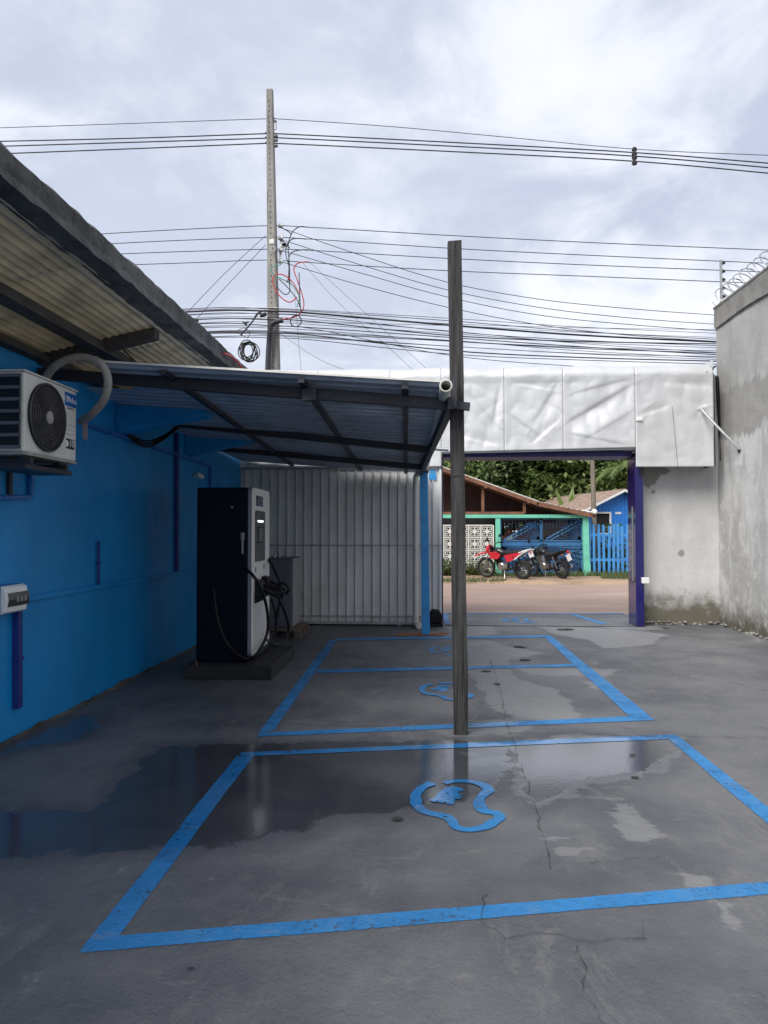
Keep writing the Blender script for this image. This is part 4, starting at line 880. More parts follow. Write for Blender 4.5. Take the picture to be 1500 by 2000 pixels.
m = MB(); yc = (ya+yb)/2; zc = (za2+zb2)/2
pts = [Vector((CX1+0.0055, yc + math.cos(t_)*0.10, zc + math.sin(t_)*0.040)) for t_ in np.linspace(0.1, 5.6, 26)]
m.tube(pts, 0.007, 5); m.tube([Vector((CX1+0.0055, yc-0.09, zc)), Vector((CX1+0.0055, yc+0.10, zc+0.004))], 0.006, 5); m.build('badge_mark', 'handle_grey', ch)
for u in (499, 515):
    c = cf(u, 1113 if u < 505 else 1106); m = MB(); m.box(CX1+0.001, CX1+0.006, c.y-0.008, c.y+0.008, c.z-0.03, c.z+0.03); m.build('slot', 'black_plastic', ch)
for u in (500, 513):
    a = cf(u, 1135 if u < 505 else 1128); b = cf(u, 1178 if u < 505 else 1168)
    m = MB(); m.prism([(CX1+0.001, b.z), (CX1+0.05, b.z+0.02), (CX1+0.10, (a.z+b.z)/2), (CX1+0.07, a.z), (CX1+0.001, a.z+0.02)], 'y', a.y-0.07, a.y+0.13); h_ = m.build('holster', 'black_plastic', ch, bevel=0.008)
    g0 = Vector((CX1+0.08, a.y+0.05, (a.z+b.z)/2+0.02)); m = MB(); m.tube([g0 + Vector((-0.03,0,0.03)), g0 + Vector((0.10,0,-0.03)), g0 + Vector((0.17,0,-0.07))], [0.05, 0.042, 0.03], 12)
    m.tube(spline([g0 + Vector((0.06,0,0.01)), g0 + Vector((0.15,0,0.03)), g0 + Vector((0.22,0,-0.03)), g0 + Vector((0.19,0,-0.09)), g0 + Vector((0.15,0,-0.06))], 5), 0.016, 8); m.build('connector', 'black_plastic', h_, smooth=True)
hc = [[PY(478,1110,CY0-0.02), PX(495,1125,CX1+0.06), PX(512,1155,CX1+0.13), PX(522,1195,CX1+0.16), PX(522,1235,CX1+0.14), PX(508,1268,CX1+0.10), PY(490,1286,CY0-0.04), PY(470,1282,CY0-0.06), PY(445,1258,CY0-0.05), PY(428,1220,CY0-0.04), PY(420,1175,CY0-0.02), PY(417,1150,CY0-0.005)],
      [PX(530,1172,CX1+0.22), PX(538,1200,CX1+0.2), PX(538,1228,CX1+0.18), PX(530,1252,CX1+0.14), PX(518,1264,CX1+0.12), PX(505,1275,CX1+0.10), PX(496,1284,CX1+0.06)],
      [PX(543,1166,CX1+0.26), PX(556,1195,CX1+0.28), PX(563,1222,CX1+0.28), PX(560,1245,CX1+0.26), PX(548,1258,CX1+0.22), PX(530,1258,CX1+0.16), PX(522,1250,CX1+0.05)],
      [Vector((CX1-0.05, CY1+0.01, 1.30)), PX(535,1112,CX1+0.10), PX(545,1135,CX1+0.18), PX(549,1160,CX1+0.24), PX(544,1185,CX1+0.24), PX(541,1205,CX1+0.2)]]
for k, c in enumerate(hc):
    m = MB(); m.tube(spline(c, 7), 0.018 if k != 0 else 0.017, 10); m.build('charging_cable', 'cable_black', ch, smooth=True)
m = MB(); m.bar(PY(474,1043,CY0-0.03), PY(474,1082,CY0-0.03), 0.02, 0.03); m.box(PY(471,1050,CY0).x, PY(478,1050,CY0).x, CY0-0.022, CY0-0.001, PY(471,1055,CY0).z, PY(471,1040,CY0).z); m.build('door_handle', 'handle_grey', ch, bevel=0.004)
m = MB(); m.box(CX0+0.05, CX1-0.12, CY0-0.005, CY0-0.001, CZ0+0.15, CZ1-0.12); m.build('door', 'charger_dark', ch, bevel=0.002)
m = MB(); m.lathe((CX0+0.40, CY0-0.02, CZ1-0.22), (0,1,0), [(0,.012),(.02,.012)], 8); m.build('lock', 'handle_grey', ch)
m = MB(); m.tube(spline([PY(384,1290,7.62), PY(383,1310,7.62), PY(380,1328,7.62), G(381,1333,0.012)], 5), 0.006, 6); tag(m.build('earth_wire', 'tile_terracotta', smooth=True), 'thin brown wire at the dark foot of the charging cabinet', 'wire')

cb_ = thing('metal_cabinet', 'grey metal cabinet standing on a pallet behind the charging station', 'cabinet', (-2.3, 10.8, 0.13))
kx1 = PY(571, 1150, 10.75).x; kz1 = PY(571, 1092, 10.75).z; ky1 = 11.35
m = MB(); m.box(kx1-0.95, kx1, 10.75, ky1, 0.14, kz1); m.build('shell', 'cabinet', cb_, bevel=0.01)
m = MB(); m.box(kx1+0.001, kx1+0.012, 10.76, ky1-0.01, 0.15, kz1); m.build('side_panel', 'cabinet_light', cb_, bevel=0.003)
m = MB(); m.box(kx1-0.97, kx1+0.015, 10.73, ky1+0.01, kz1+0.001, kz1+0.02); m.build('lid', 'cabinet', cb_, bevel=0.004)
m = MB(); m.box(kx1-0.9, kx1-0.03, 10.738, 10.749, 0.20, kz1-0.06); m.build('door', 'cabinet', cb_, bevel=0.004)
for q in (0, 0.07):
    m = MB(); m.lathe((kx1-0.28+q, 10.8, kz1+0.021), (0,0,1), [(0,.018),(.04,.018),(.07,.01)], 8); m.build('lifting_eye', 'galv', cb_)
pt = thing('wooden_pallet', 'worn wooden pallet under the grey metal cabinet', 'pallet', (-2.2, 10.8, 0))
qx1 = G(586, 1247).x; qy0 = G(586, 1247).y
for k in range(7):
    m = MB(); y = qy0 + 0.12*k; m.box(qx1-1.05+random.uniform(-.01,.01), qx1+random.uniform(-.01,.01), y, y+0.09, 0.112, 0.132); m.build('plank', 'pallet_wood', pt, bevel=0.003)
for k in range(3):
    m = MB(); x = qx1-1.0+0.455*k; m.box(x, x+0.09, qy0, qy0+0.82, 0.0, 0.02); m.build('skid', 'pallet_wood', pt)
    for y in (qy0, qy0+0.36, qy0+0.72): m = MB(); m.box(x, x+0.09, y, y+0.10, 0.0205, 0.1115); m.build('block', 'pallet_wood', pt, bevel=0.003)
# ------------------------------------------------------------------ utility pole and wires
YP = 14.6
up_ = thing('utility_pole', 'tall tapered concrete utility pole behind the gateway', 'utility pole', (PY(538, 900, YP).x, YP, 0))
ptop = PY(527, 176, YP); pbx = PY(538.5, 900, YP).x
def hw_at(z): return 0.065 + (ptop.z - z)*0.0088
m = MB(); vs = []; fs = []; nn = 26
for i in range(nn+1):
    z = ptop.z*i/nn; x = pbx + (ptop.x-pbx)*(z-2.8)/(ptop.z-2.8); h = hw_at(z); d = h*0.75
    # H-section outline
    sec = [(-h,-d),(h*0.72,-d),(h,-d*0.6),(h,d),(-h,d)]
    vs += [(x+a, YP+b, z) for a, b in sec]
    if i: fs += [((i-1)*5+k, (i-1)*5+(k+1) % 5, i*5+(k+1) % 5, i*5+k) for k in range(5)]
fs.append(tuple(nn*5+k for k in range(5))); m.add(vs, fs); m.build('shaft', 'pole_concrete', up_)
m = MB(); z = 4.5
while z < ptop.z-0.2:
    x = pbx + (ptop.x-pbx)*(z-2.8)/(ptop.z-2.8); m.lathe((x-hw_at(z)*0.14, YP-hw_at(z)*0.75-0.002, z), (0,-1,0), [(0,.014),(.001,.013)], 8); z += 0.112
tag(m.build('bolt_holes', 'crack_dark', up_), kind='stuff')
for v in (598, 605, 620, 645):
    c = PY(531, v, YP-0.2); h = hw_at(c.z)+0.006; x = pbx + (ptop.x-pbx)*(c.z-2.8)/(ptop.z-2.8); m = MB(); m.box(x-h, x+h, YP-h*0.8, YP+h*0.8, c.z-0.012, c.z+0.012); m.build('steel_band', 'galv', up_)
m = MB(); c = PY(531, 472, YP-0.2); m.box(c.x-0.05, c.x+0.05, c.y-0.02, c.y+0.05, c.z-0.05, c.z+0.05); m.build('meter_plate', 'pvc_white', up_, bevel=0.01)
m = MB(); c = PY(533, 486, YP-0.18); m.ring(c, (0,1,0), 0.05, 0.012, 18, 6); m.build('hook_eye', 'galv', up_)
m = MB(); m.tube(spline([PY(522, 735, YP-0.2), PY(524, 690, YP-0.2), PY(527, 650, YP-0.2), PY(532, 632, YP-0.22), PY(552, 625, YP-0.25)], 6), 0.052, 12); m.build('cable_conduit', 'steel_dark', up_, smooth=True)
m = MB(); c = PY(537, 235, YP); m.tube([c + Vector((-0.05,0,0)), c + Vector((0.03,0,-0.03))], 0.025, 8); m.tube([c + Vector((0.02,0,-0.03)), c + Vector((0.03,0,-0.19)), c + Vector((-0.05,0,-0.21))], 0.008, 6); m.build('top_insulator', 'wire_grey', up_)
for v in (266, 274, 285):
    c = PY(538, v, YP); m = MB(); m.lathe(c + Vector((-0.02,-0.0,0)), (1,0,0), [(0,.03),(.05,.035),(.07,.02)], 10); m.build('insulator', 'wire_grey', up_, smooth=True)
for v in (441, 465, 489, 511):
    c = PY(543, v, YP-0.05); m = MB(); m.lathe(c, (1,0,0), [(0,.03),(.04,.05),(.06,.03),(.1,.04)], 10); m.build('insulator', 'galv', up_, smooth=True)
m = MB(); a = PY(551, 455, YP); b = PY(547, 505, YP); m.bar(a, b, 0.05, 0.02); m.bar(PY(548,480,YP), PY(562,478,YP), 0.06, 0.06); m.bar(PY(552,470,YP), PY(556,482,YP), 0.06, 0.08); m.build('clamp_bracket', 'galv', up_)

def wire(name, label, pts, r, mat='wire_black', Y=YP, group=None, ext=(0, 0), n=8, cat='wire'):
    """pts in photo pixels; each may carry its own distance; ends run on past the frame with the same sag"""
    P = [PY(p[0], p[1], p[2] if len(p) > 2 else Y) for p in pts]
    P = spline(P, 6)
    def run(a, b, L):
        d = (b-a); d = d/max(abs(d.x), 1e-6); out = []; k = 6
        for i in range(1, k+1): t = L*i/k; out.append(b + d*t + Vector((0, 0, 0.0022*t*t)))
        return out
    if ext[0]: P = list(reversed(run(P[4], P[0], ext[0]))) + P
    if ext[1]: P = P + run(P[-5], P[-1], ext[1])
    m = MB(); m.tube(P, r, 5); o = m.build(name, mat, smooth=True, loc=P[len(P)//2]); tag(o, label, cat, group); return o
gw = 'overhead wires along the street'
wire('overhead_wire', 'thin topmost overhead wire passing near the utility pole top', [(-40,251),(260,241),(521,232),(538,232),(760,247),(1000,269),(1250,292),(1540,305)], 0.007, group=gw, ext=(20, 20))
for k, (a, b, c, d, e) in enumerate(((276,266,261,301,318),(286,272,269,308,327),(301,282,280,318,338))):
    nm = ['uppermost','middle','lowest'][k]
    wire('overhead_cable', f'{nm} of the three thick black power cables crossing the upper sky', [(-40,a+1),(260,(a+b)/2-1),(521,b-5 if k==0 else b-2),(538,c),(880,(c+d)/2-3),(1238,d-3),(1540,e+4)], 0.0125, group='three thick power cables', ext=(20, 20), cat='cable')
m = MB(); c = PY(1239, 305, YP-0.03); m.bar(c+Vector((0,0,-0.18)), c+Vector((0,0,0.18)), 0.05, 0.05)
for dz in (-0.14, -0.03, 0.05, 0.14): m.lathe(c+Vector((-0.04,0,dz)), (1,0.2,0), [(0,.03),(.04,.05),(.09,.03)], 8)
tag(m.build('cable_spacer', 'wire_black'), 'dark cable spacer clipped on the three power cables at upper right', 'spacer')
LV = [((160,459),(340,449),(520,441),(606,444),(880,460),(1180,475),(1540,490)), ((180,478),(340,470),(520,464),(606,467),(880,485),(1180,500),(1540,516)), ((210,497),(340,492),(520,487),(606,489),(880,505),(1180,519),(1540,533)), ((232,518),(380,513),(520,508),(606,513),(880,529),(1180,541),(1540,556))]
for k, p in enumerate(LV):
    nm = ['topmost','second from top','third from top','lowest'][k]
    wire('power_line', f'{nm} of the four straight black lines at mid height of the pole', p, 0.0085, group='four power lines at mid pole', ext=(20, 20))
for k, p in enumerate([((543,443),(700,497),(873,551),(1050,584),(1230,603),(1420,617,16.5)), ((543,466),(700,516),(873,566),(1050,600),(1230,621),(1420,635,16.5)), ((545,488),(700,532),(873,580),(1050,615),(1230,634),(1420,648,16.5)), ((545,510),(700,556),(873,600),(1050,634),(1230,655),(1420,668,16.5))]):
    nm = ['highest','second highest','third highest','lowest'][k]
    wire('service_wire', f'{nm} of the black wires sweeping down right from the pole behind the wooden post', p, 0.0075, group='wires sweeping down from the pole', ext=(0, 14))
for k, p in enumerate([((519,460),(440,533),(363,613)), ((519,478),(455,545),(385,622))]):
    wire('guy_wire', f'{["left","right"][k]} one of two parallel wires slanting down left from the pole', p, 0.006, group='slanting wires left of the pole')
for k, p in enumerate([((590,512),(660,590),(760,680),(820,735,15.5)), ((600,508),(690,590),(800,690),(850,735,15.5)), ((545,650),(620,700),(680,725,15.5)), ((575,560),(585,690),(590,735))]):
    wire('drop_wire', ['left of two parallel thin drop wires slanting right behind the pole','right of two parallel thin drop wires slanting right behind the pole','short thin drop wire from the low bundle towards the fascia top','near vertical thin drop wire just right of the pole'][k], p, 0.004, 'wire_grey', group='thin drop wires')
# telecom bundle: many nearly parallel cables
rg = random.Random(5)
TB = [(601,608,632,664,0.008),(606,612,640,669,0.020),(611,618,652,676,0.008),(618,624,650,690,0.006),(622,628,660,672,0.012),(628,634,655,680,0.006),(634,640,668,694,0.010),(640,645,672,686,0.007),(645,650,668,700,0.006),(650,655,690,706,0.013),(656,660,680,697,0.007),(661,664,700,712,0.008),(604,606,628,652,0.006),(615,616,640,644,0.005),(637,642,700,735,0.007),(648,652,672,690,0.010),(625,630,645,660,0.005),(653,658,684,703,0.006)]
for k, (a, b, c, d, r) in enumerate(TB):
    j = rg.uniform(-3, 3); yy = YP - 0.16 - 0.012*k
    wire('telecom_cable', {1: 'thickest black cable near the top of the low telecom bundle', 14: 'lone black telecom cable dropping below the bundle towards the fascia', 13: 'thin almost level cable along the upper side of the telecom bundle', 9: 'thick black cable low in the telecom bundle'}.get(k, 'black telecom cable in the low bundle strung across behind the pole'), [(360, a+2+j, yy), (450, a+j*0.6-1, yy), (531, b-4, yy), (610, b, yy), (880, c-6+j, yy), (1130, c+(d-c)*0.45+j, yy+0.6), (1420, d, yy+1.2)], r, group='telecom cable bundle', ext=(16, 16), cat='cable')
# jumpers and loops at the pole
def loop(name, label, pts, r, mat, Y=YP-0.25, group=None):
    m = MB(); P = spline([PY(u, v, Y) for u, v in pts], 7); m.tube(P, r, 6); return tag(m.build(name, mat, smooth=True, loc=P[0]), label, 'cable', group)
loop('red_cable', 'red cable looped beside the concrete utility pole', [(552,624),(580,617),(593,600),(590,575),(578,540),(574,525),(582,514),(600,511)], 0.012, 'wire_red')
loop('red_cable', 'red oval coil hanging on the front of the utility pole', [(580,580),(566,590),(548,580),(535,560),(533,545),(540,536),(556,538),(572,552),(585,575)], 0.012, 'wire_red', YP-0.28)
for k, p in enumerate([[(580,600),(584,580),(570,556),(540,540),(530,530),(530,522),(545,518),(551,513)], [(563,545),(564,520),(558,495),(562,475),(575,466),(600,467)], [(566,552),(565,515),(563,480),(570,455),(585,443),(602,444)], [(560,552),(566,535),(564,505),(572,492),(590,488),(604,488)], [(545,545),(565,565),(583,590),(585,600)], [(540,560),(556,575),(566,568),(564,545)], [(588,612),(586,590),(585,560),(584,532)], [(543,442),(560,450),(570,458)], [(543,467),(556,474),(566,485)]]):
    loop('jumper_cable', ['pale green and grey jumper crossing the front of the pole','inner black jumper arching up beside the pole','tallest black jumper arching up beside the pole','shortest black jumper arching right of the pole','straight black jumper slanting through the red loop','small black loop under the red coil','straight upright jumper right of the red loop','twisted splice at the topmost mid height line','twisted splice at the second mid height line'][k], p, 0.010, 'wire_green' if k == 0 else 'wire_black', YP-0.22-0.01*k)
m = MB(); c = PY(578, 627, YP-0.3); m.ring(c, (0.1,1,0), 0.115, 0.012, 28, 6); tag(m.build('cable_ring', 'wire_black', smooth=True), 'single black cable ring right of the pole below the red loop', 'cable')
cl = thing('cable_coil', 'hanging coil of spare black cable left of the utility pole', 'cable coil', PY(485, 705, YP))
for k in range(9):
    m = MB(); c = PY(480+k*1.4+rg.uniform(-1,1), 683+rg.uniform(-4,4)+k*0.6, YP-0.1+0.012*k); u_ = Vector((0.14+rg.uniform(-.02,.02), 0.02*k*0.5, 0.03)); v_ = Vector((-0.04, 0.05, 0.20+rg.uniform(-.015,.02)))
    m.tube([c + u_*math.cos(t_) + v_*math.sin(t_) for t_ in np.linspace(0, 2*math.pi, 26)], 0.011, 6); m.build('turn', 'wire_black', cl, smooth=True)
m = MB(); m.tube(spline([PY(484, 660, YP-0.1), PY(468, 652, YP-0.1), PY(465, 645, YP-0.1), (PY(478, 641, YP-0.1)), PY(488, 650, YP-0.1), PY(484, 660, YP-0.1)], 6), 0.006, 5); m.build('tie', 'wire_black', cl, smooth=True)
sb_ = thing('splice_closure', 'black splice closure and bent cables just left of the pole', 'splice closure', PY(500, 620, YP))
m = MB(); m.tube([PY(508,617,YP-0.2), PY(520,613,YP-0.2)], 0.04, 10); m.build('body', 'wire_black', sb_, smooth=True)
for p in ([(470,655),(490,632),(505,612),(520,606)], [(494,626),(503,612),(517,606)], [(474,628),(482,636),(478,632),(486,628)]):
    m = MB(); m.tube(spline([PY(u,v,YP-0.2) for u,v in p], 5), 0.015, 6); m.build('tail', 'wire_black', sb_, smooth=True)
m = MB(); c = PY(382, 627, YP-0.2); m.lathe(c, (1,0,0), [(-.06,.02),(-.03,.05),(.03,.05),(.06,.02)], 8); tag(m.build('cable_clamp', 'wire_black'), 'dark clamp on the telecom bundle above the eave', 'clamp')

# electric fence post and razor wire on the right wall
ef = thing('electric_fence_post', 'slim upright electric fence post with black insulators on the right wall', 'fence post', PX(1409, 606, XR+0.1))
c = PX(1409, 604, XR+0.08); ez = PY(1408, 508, c.y).z
m = MB(); m.bar((c.x, c.y, 5.36), (c.x, c.y, ez), 0.035, 0.03); m.build('stake', 'galv', ef)
for k in range(6):
    z = ez - 0.05 - 0.145*k; m = MB(); m.lathe((c.x+0.018, c.y, z), (1,0,0), [(0,.035),(.02,.035),(.03,.02),(.05,.022)], 8); m.build('insulator', 'insulator', ef)
rz_ = thing('razor_wire', 'coil of razor wire along the top of the right wall', 'razor wire', (XR+0.1, 9, 5.43))
m = MB(); pts = []; y0, y1, rr = 12.5, 6.0, 0.175; turns = (y0-y1)/0.23; n = int(turns*26)
for i in range(n+1):
    t = i/n; a = 2*math.pi*turns*t + 3.6; pts.append((XR+0.10 + math.cos(a)*rr*(1+0.06*math.sin(i*.07)), y0 + (y1-y0)*t + 0.10*math.sin(a), 5.56 + math.sin(a)*rr))
m.tube(pts, 0.008, 5); m.build('strand', 'razor', rz_, smooth=True)
m = MB()
for i in range(0, n, 4):
    p = Vector(pts[i]); q = Vector(pts[i+1]); d = (q-p).normalized(); m.bar(p-d*0.028, p+d*0.028, 0.022, 0.004, Vector((rg.uniform(-1,1), rg.uniform(-1,1), 1)))
tag(m.build('barbs', 'razor', rz_), kind='stuff')

# ------------------------------------------------------------------ across the street
YH = 24.9
vz = 0.06
# timber house: big gable roof
th = thing('timber_house', 'dark brown timber house with wide low gable roof across the street', 'house', (-1, YH+1, vz))
RP = [PY(906, 927, YH-0.3), PY(1049, 979, YH-0.3), PY(1161, 1003, YH-0.3)]
sl1 = (RP[1].z-RP[0].z)/(RP[1].x-RP[0].x); apx = -2.6; apz = RP[0].z + (apx-RP[0].x)*sl1
prof = [(apx-9, apz-3.0), (apx, apz), (RP[1].x, RP[1].z), (RP[2].x, RP[2].z)]
for k, (a, b) in enumerate(zip(prof[:-1], prof[1:])):
    def rf(u, v, a=a, b=b):
        x = a[0]+(b[0]-a[0])*u; z = a[1]+(b[1]-a[1])*u; y = YH-0.3 + 7.5*v; return (x, y, z + 0.012*math.sin(2*math.pi*x/0.18) + (0.012 if k == 2 else 0))
    m = MB(); m.grid(rf, 60, 6); o = m.build('roof', 'brown_roof', th); o.modifiers.new('t','SOLIDIFY').thickness = 0.02
    d = Vector((b[0]-a[0], 0, b[1]-a[1])); m = MB(); m.bar((a[0], YH-0.28, a[1]-0.09), (b[0]+0.05, YH-0.28, b[1]-0.09), 0.03, 0.13); m.build('bargeboard', 'brown_beam', th)
    m = MB(); m.bar((a[0], YH-0.27, a[1]+0.0), (b[0]+0.05, YH-0.27, b[1]+0.0), 0.05, 0.025); m.build('roof_edge', 'white_trim', th)
tb = PY(1000, 1003, YH).z
def roof_at(x):
    for a, b in zip(prof[:-1], prof[1:]):
        if a[0] <= x <= b[0]: return a[1]+(b[1]-a[1])*(x-a[0])/(b[0]-a[0])
    return prof[-1][1]
x = -3.0
while x < RP[1].x+1.6:
    zt_ = roof_at(x+0.1)-0.12
    if zt_ > tb+0.1: m = MB(); m.box(x, x+0.195, YH+1.5+0.01*random.random(), YH+1.55, tb-0.3, zt_); m.build('board', 'brown_board', th)
    x += 0.2
for u in (943, 1024):
    c = PY(u, 1000, YH); m = MB(); m.box(c.x-0.05, c.x+0.05, YH-0.05, YH+0.05, tb, roof_at(c.x)-0.14); m.build('strut', 'brown_beam', th)
m = MB(); m.box(-3, PY(1023,1000,YH).x, YH-0.08, YH+0.08, tb-0.03, tb+0.06); m.build('tie_beam', 'brown_beam', th)
for k in range(5):
    yy = YH+0.3+1.3*k; m = MB(); m.bar((prof[1][0], yy, prof[1][1]-0.12), (prof[2][0], yy, prof[2][1]-0.12), 0.06, 0.10); m.build('rafter', 'brown_beam', th)
for (u, v) in ((949, 951), (1033, 980)):
    c = PY(u, v, YH-0.32); m = MB(); m.bar(c+Vector((0,-0.04,0)), c+Vector((0,0.6,0)), 0.10, 0.09); m.build('purlin_end', 'brown_beam', th)
m = MB(); c = PY(1163, 1001, YH-0.3); m.bar(c + Vector((-0.4,0.2,0.07)), c + Vector((0.02,-0.02,-0.02)), 0.08, 0.07); m.build('eave_pipe', 'white_trim', th)
m = MB(); m.box(-6, PY(985, 1000, YH+3).x, YH+3.0, YH+3.1, vz, tb+0.3); m.build('rear_wall', 'dark_green', th)
# mint frame
mf = thing('mint_frame', 'mint green concrete posts and beam at the front of the timber house', 'frame', (PY(972,1100,YH).x, YH, vz))
zb0 = PY(1000, 1012, YH).z; zb1 = tb - 0.04
m = MB(); m.box(-3.0, PY(1147,1010,YH).x, YH-0.13, YH+0.10, zb0, zb1); m.build('beam', 'mint', mf, bevel=0.01)
for (ua, va, ub, vb, w_) in ((972, 1012, 973.5, 1126, 0.165), (1143, 1010, 1147, 1126, 0.20), (858, 1012, 858, 1126, 0.17)):
    a = PY(ua, va, YH); b = PY(ub, vb, YH); m = MB(); P = [Vector((a.x+(b.x-a.x)*t**2.5, YH, zb0-0.001+(vz-0.05-zb0)*t)) for t in np.linspace(0,1,8)]
    m.add([p + Vector((sx*w_/2*(1+0.25*(i/7)**4), sy*0.11, 0)) for i, p in enumerate(P) for sx, sy in ((-1,-1),(1,-1),(1,1),(-1,1))], [(i*4+k, i*4+(k+1)%4, i*4+4+(k+1)%4, i*4+4+k) for i in range(7) for k in range(4)] + [(0,1,2,3)]); m.build('post', 'mint', mf, bevel=0.008)
# white pierced grille
gr = thing('pierced_grille', 'white pierced block screen with square meander pattern across the street', 'screen wall', (PY(920,1100,YH).x, YH, vz))
gxr = PY(963.5, 1100, YH).x; cw = 0.425; gzt = PY(930, 1026, YH).z; ncol = 7; nrow = 4; chh = (gzt-vz)/4.0
def cellbars(m, cx, cz):   # one tile: solid square cross + four spiral hooks
    y0, y1 = -0.03, 0.03; s = cw/2; t = 0.026
    def b(x0, x1, z0, z1): m.box(cx+x0*s, cx+x1*s, y0, y1, cz+z0*s, cz+z1*s)
    b(-0.30, 0.30, -0.30, 0.30); b(-0.09, 0.09, 0.302, 0.78); b(-0.09, 0.09, -0.78, -0.302); b(-0.78, -0.302, -0.09, 0.09); b(0.302, 0.78, -0.09, 0.09)
    for sx in (-1, 1):
        for sz in (-1, 1):
            def q(x0, x1, z0, z1):
                xx = sorted((sx*x0, sx*x1)); zz_ = sorted((sz*z0, sz*z1)); b(xx[0], xx[1], zz_[0], zz_[1])
            q(0.095, 0.80, 0.66, 0.79); q(0.67, 0.80, 0.22, 0.655); q(0.40, 0.665, 0.22, 0.33); q(0.38, 0.49, 0.335, 0.53)
proto_cell = None
for i in range(ncol):
    for j in range(nrow):
        cx = gxr - cw*(i+0.5); cz = gzt - chh*(j+0.5)
        if proto_cell is None:
            m = MB(); cellbars(m, 0, 0); proto_cell = m.build('pierced_tile', 'grille_white', gr, local=True); o = proto_cell
        else: o = link_copy(proto_cell, gr)
        o.location = Vector((cx, 0, cz)) - Vector((gr.location.x, 0, gr.location.z))
for i in range(ncol+1):
    x = gxr - cw*i; m = MB(); m.box(x-0.022, x+0.022, YH-0.045, YH+0.045, vz-0.05, gzt); m.build('upright', 'grille_white', gr)
for j in range(nrow+1):
    z = gzt - chh*j; m = MB(); m.box(gxr-cw*ncol, gxr, YH-0.038, YH+0.038, z-0.02, z+0.02); m.build('cross_rail', 'grille_white', gr)
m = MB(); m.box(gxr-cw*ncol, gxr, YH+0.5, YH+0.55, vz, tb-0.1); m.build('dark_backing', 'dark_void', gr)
# blue metal gate with sunburst bars
bg_ = thing('sunburst_gate', 'dark blue metal gate with sunburst bars between the mint posts', 'gate', (PY(1060,1100,YH).x, YH+0.1, vz))
ax0 = PY(977, 1060, YH+0.1).x; ax1 = PY(1137, 1060, YH+0.1).x; zg0 = vz+0.06; zp = PY(1050, 1056, YH+0.1).z; zg1 = PY(1050, 1013, YH+0.1).z
m = MB(); m.box(ax0, ax1, YH+0.09, YH+0.11, zg0, zp); m.build('plate', 'gate_blue', bg_)
def gbar(a, b, w_=0.024, nm='bar', mat='gate_blue_bar'):
    m = MB(); m.bar((a[0], YH+0.075, a[1]), (b[0], YH+0.075, b[1]), w_, 0.02, (0,1,0)); return m.build(nm, mat, bg_)
W_ = ax1-ax0; half = ax0+W_/2
for (xa, xb) in ((ax0, half), (half, ax1)):
    for x in (xa+0.02, xb-0.02): gbar((x, zg0), (x, zg1), 0.05, 'stile', 'gate_blue')
    for z in (zg0+0.03, zp, zp-0.16, zg1-0.02): gbar((xa, z), (xb, z), 0.045, 'rail', 'gate_blue')
    # stepped diagonal bands and radiating bars
    wq = xb-xa
    gbar((xa+0.1*wq, zp+0.04), (xb-0.1*wq, zg1-0.08), 0.05, 'diagonal', 'gate_blue'); gbar((xa+0.22*wq, zp+0.02), (xb, zg1-0.14), 0.04, 'diagonal', 'gate_blue')
    gbar((xa+0.15*wq, zg0+0.25), (xb, zp-0.25), 0.05, 'diagonal', 'gate_blue')
    for k in range(9):
        a = R(8+k*20); r_ = 0.62
        c = (xa+0.05, zp-0.22); e = (min(xb, c[0]+math.cos(R(-4-k*9.5))*1.15*wq*0.9), max(zg0, c[1]+math.sin(R(-4-k*9.5))*1.1)); gbar(c, e, 0.034)
        c = (xb-0.05, zp+0.04); e = (max(xa, c[0]-math.cos(R(4+k*9.5))*0.8), min(zg1, c[1]+math.sin(R(4+k*9.5))*0.8)); gbar(c, e, 0.030)
        c = (xb-0.03, zg0+0.05); e = (max(xa, c[0]-math.cos(R(4+k*9.5))*0.75), min(zp-0.2, c[1]+math.sin(R(4+k*9.5))*0.75)); gbar(c, e, 0.034)
    for k in range(12): x = xa+wq*(k+0.5)/12; gbar((x, zg1-0.32), (x, zg1), 0.022)
m = MB()
bk = thing('brick_heap', 'low wall of red bricks seen through the blue gate', 'brick wall', (PY(1020,1090,27).x, 27, vz))
bxa, bxb = PY(985,1060,27).x, PY(1072,1060,27).x; br_proto = None
for j in range(11):
    for i in range(int((bxb-bxa)/0.21)):
        if j > 7 and random.random() < 0.25: continue
        if br_proto is None: m = MB(); m.box(-0.1,0.1,-0.05,0.05,-0.07,0.07); br_proto = m.build('brick', 'brick_red', bk, local=True, bevel=0.006); o = br_proto
        else: o = link_copy(br_proto, bk)
        o.location = Vector((bxa+0.21*(i+0.5*(j%2)) + random.uniform(-.01,.01), 27+random.uniform(-.02,.02), vz+0.07+0.15*j)) - bk.location
m = MB(); m.box(PY(1060,1060,29).x, PY(1160,1060,29).x, 29, 29.1, vz, 2.1); tag(m.build('rear_shed_wall', 'white_trim'), 'pale wall glimpsed through the top bars of the blue gate', 'wall')

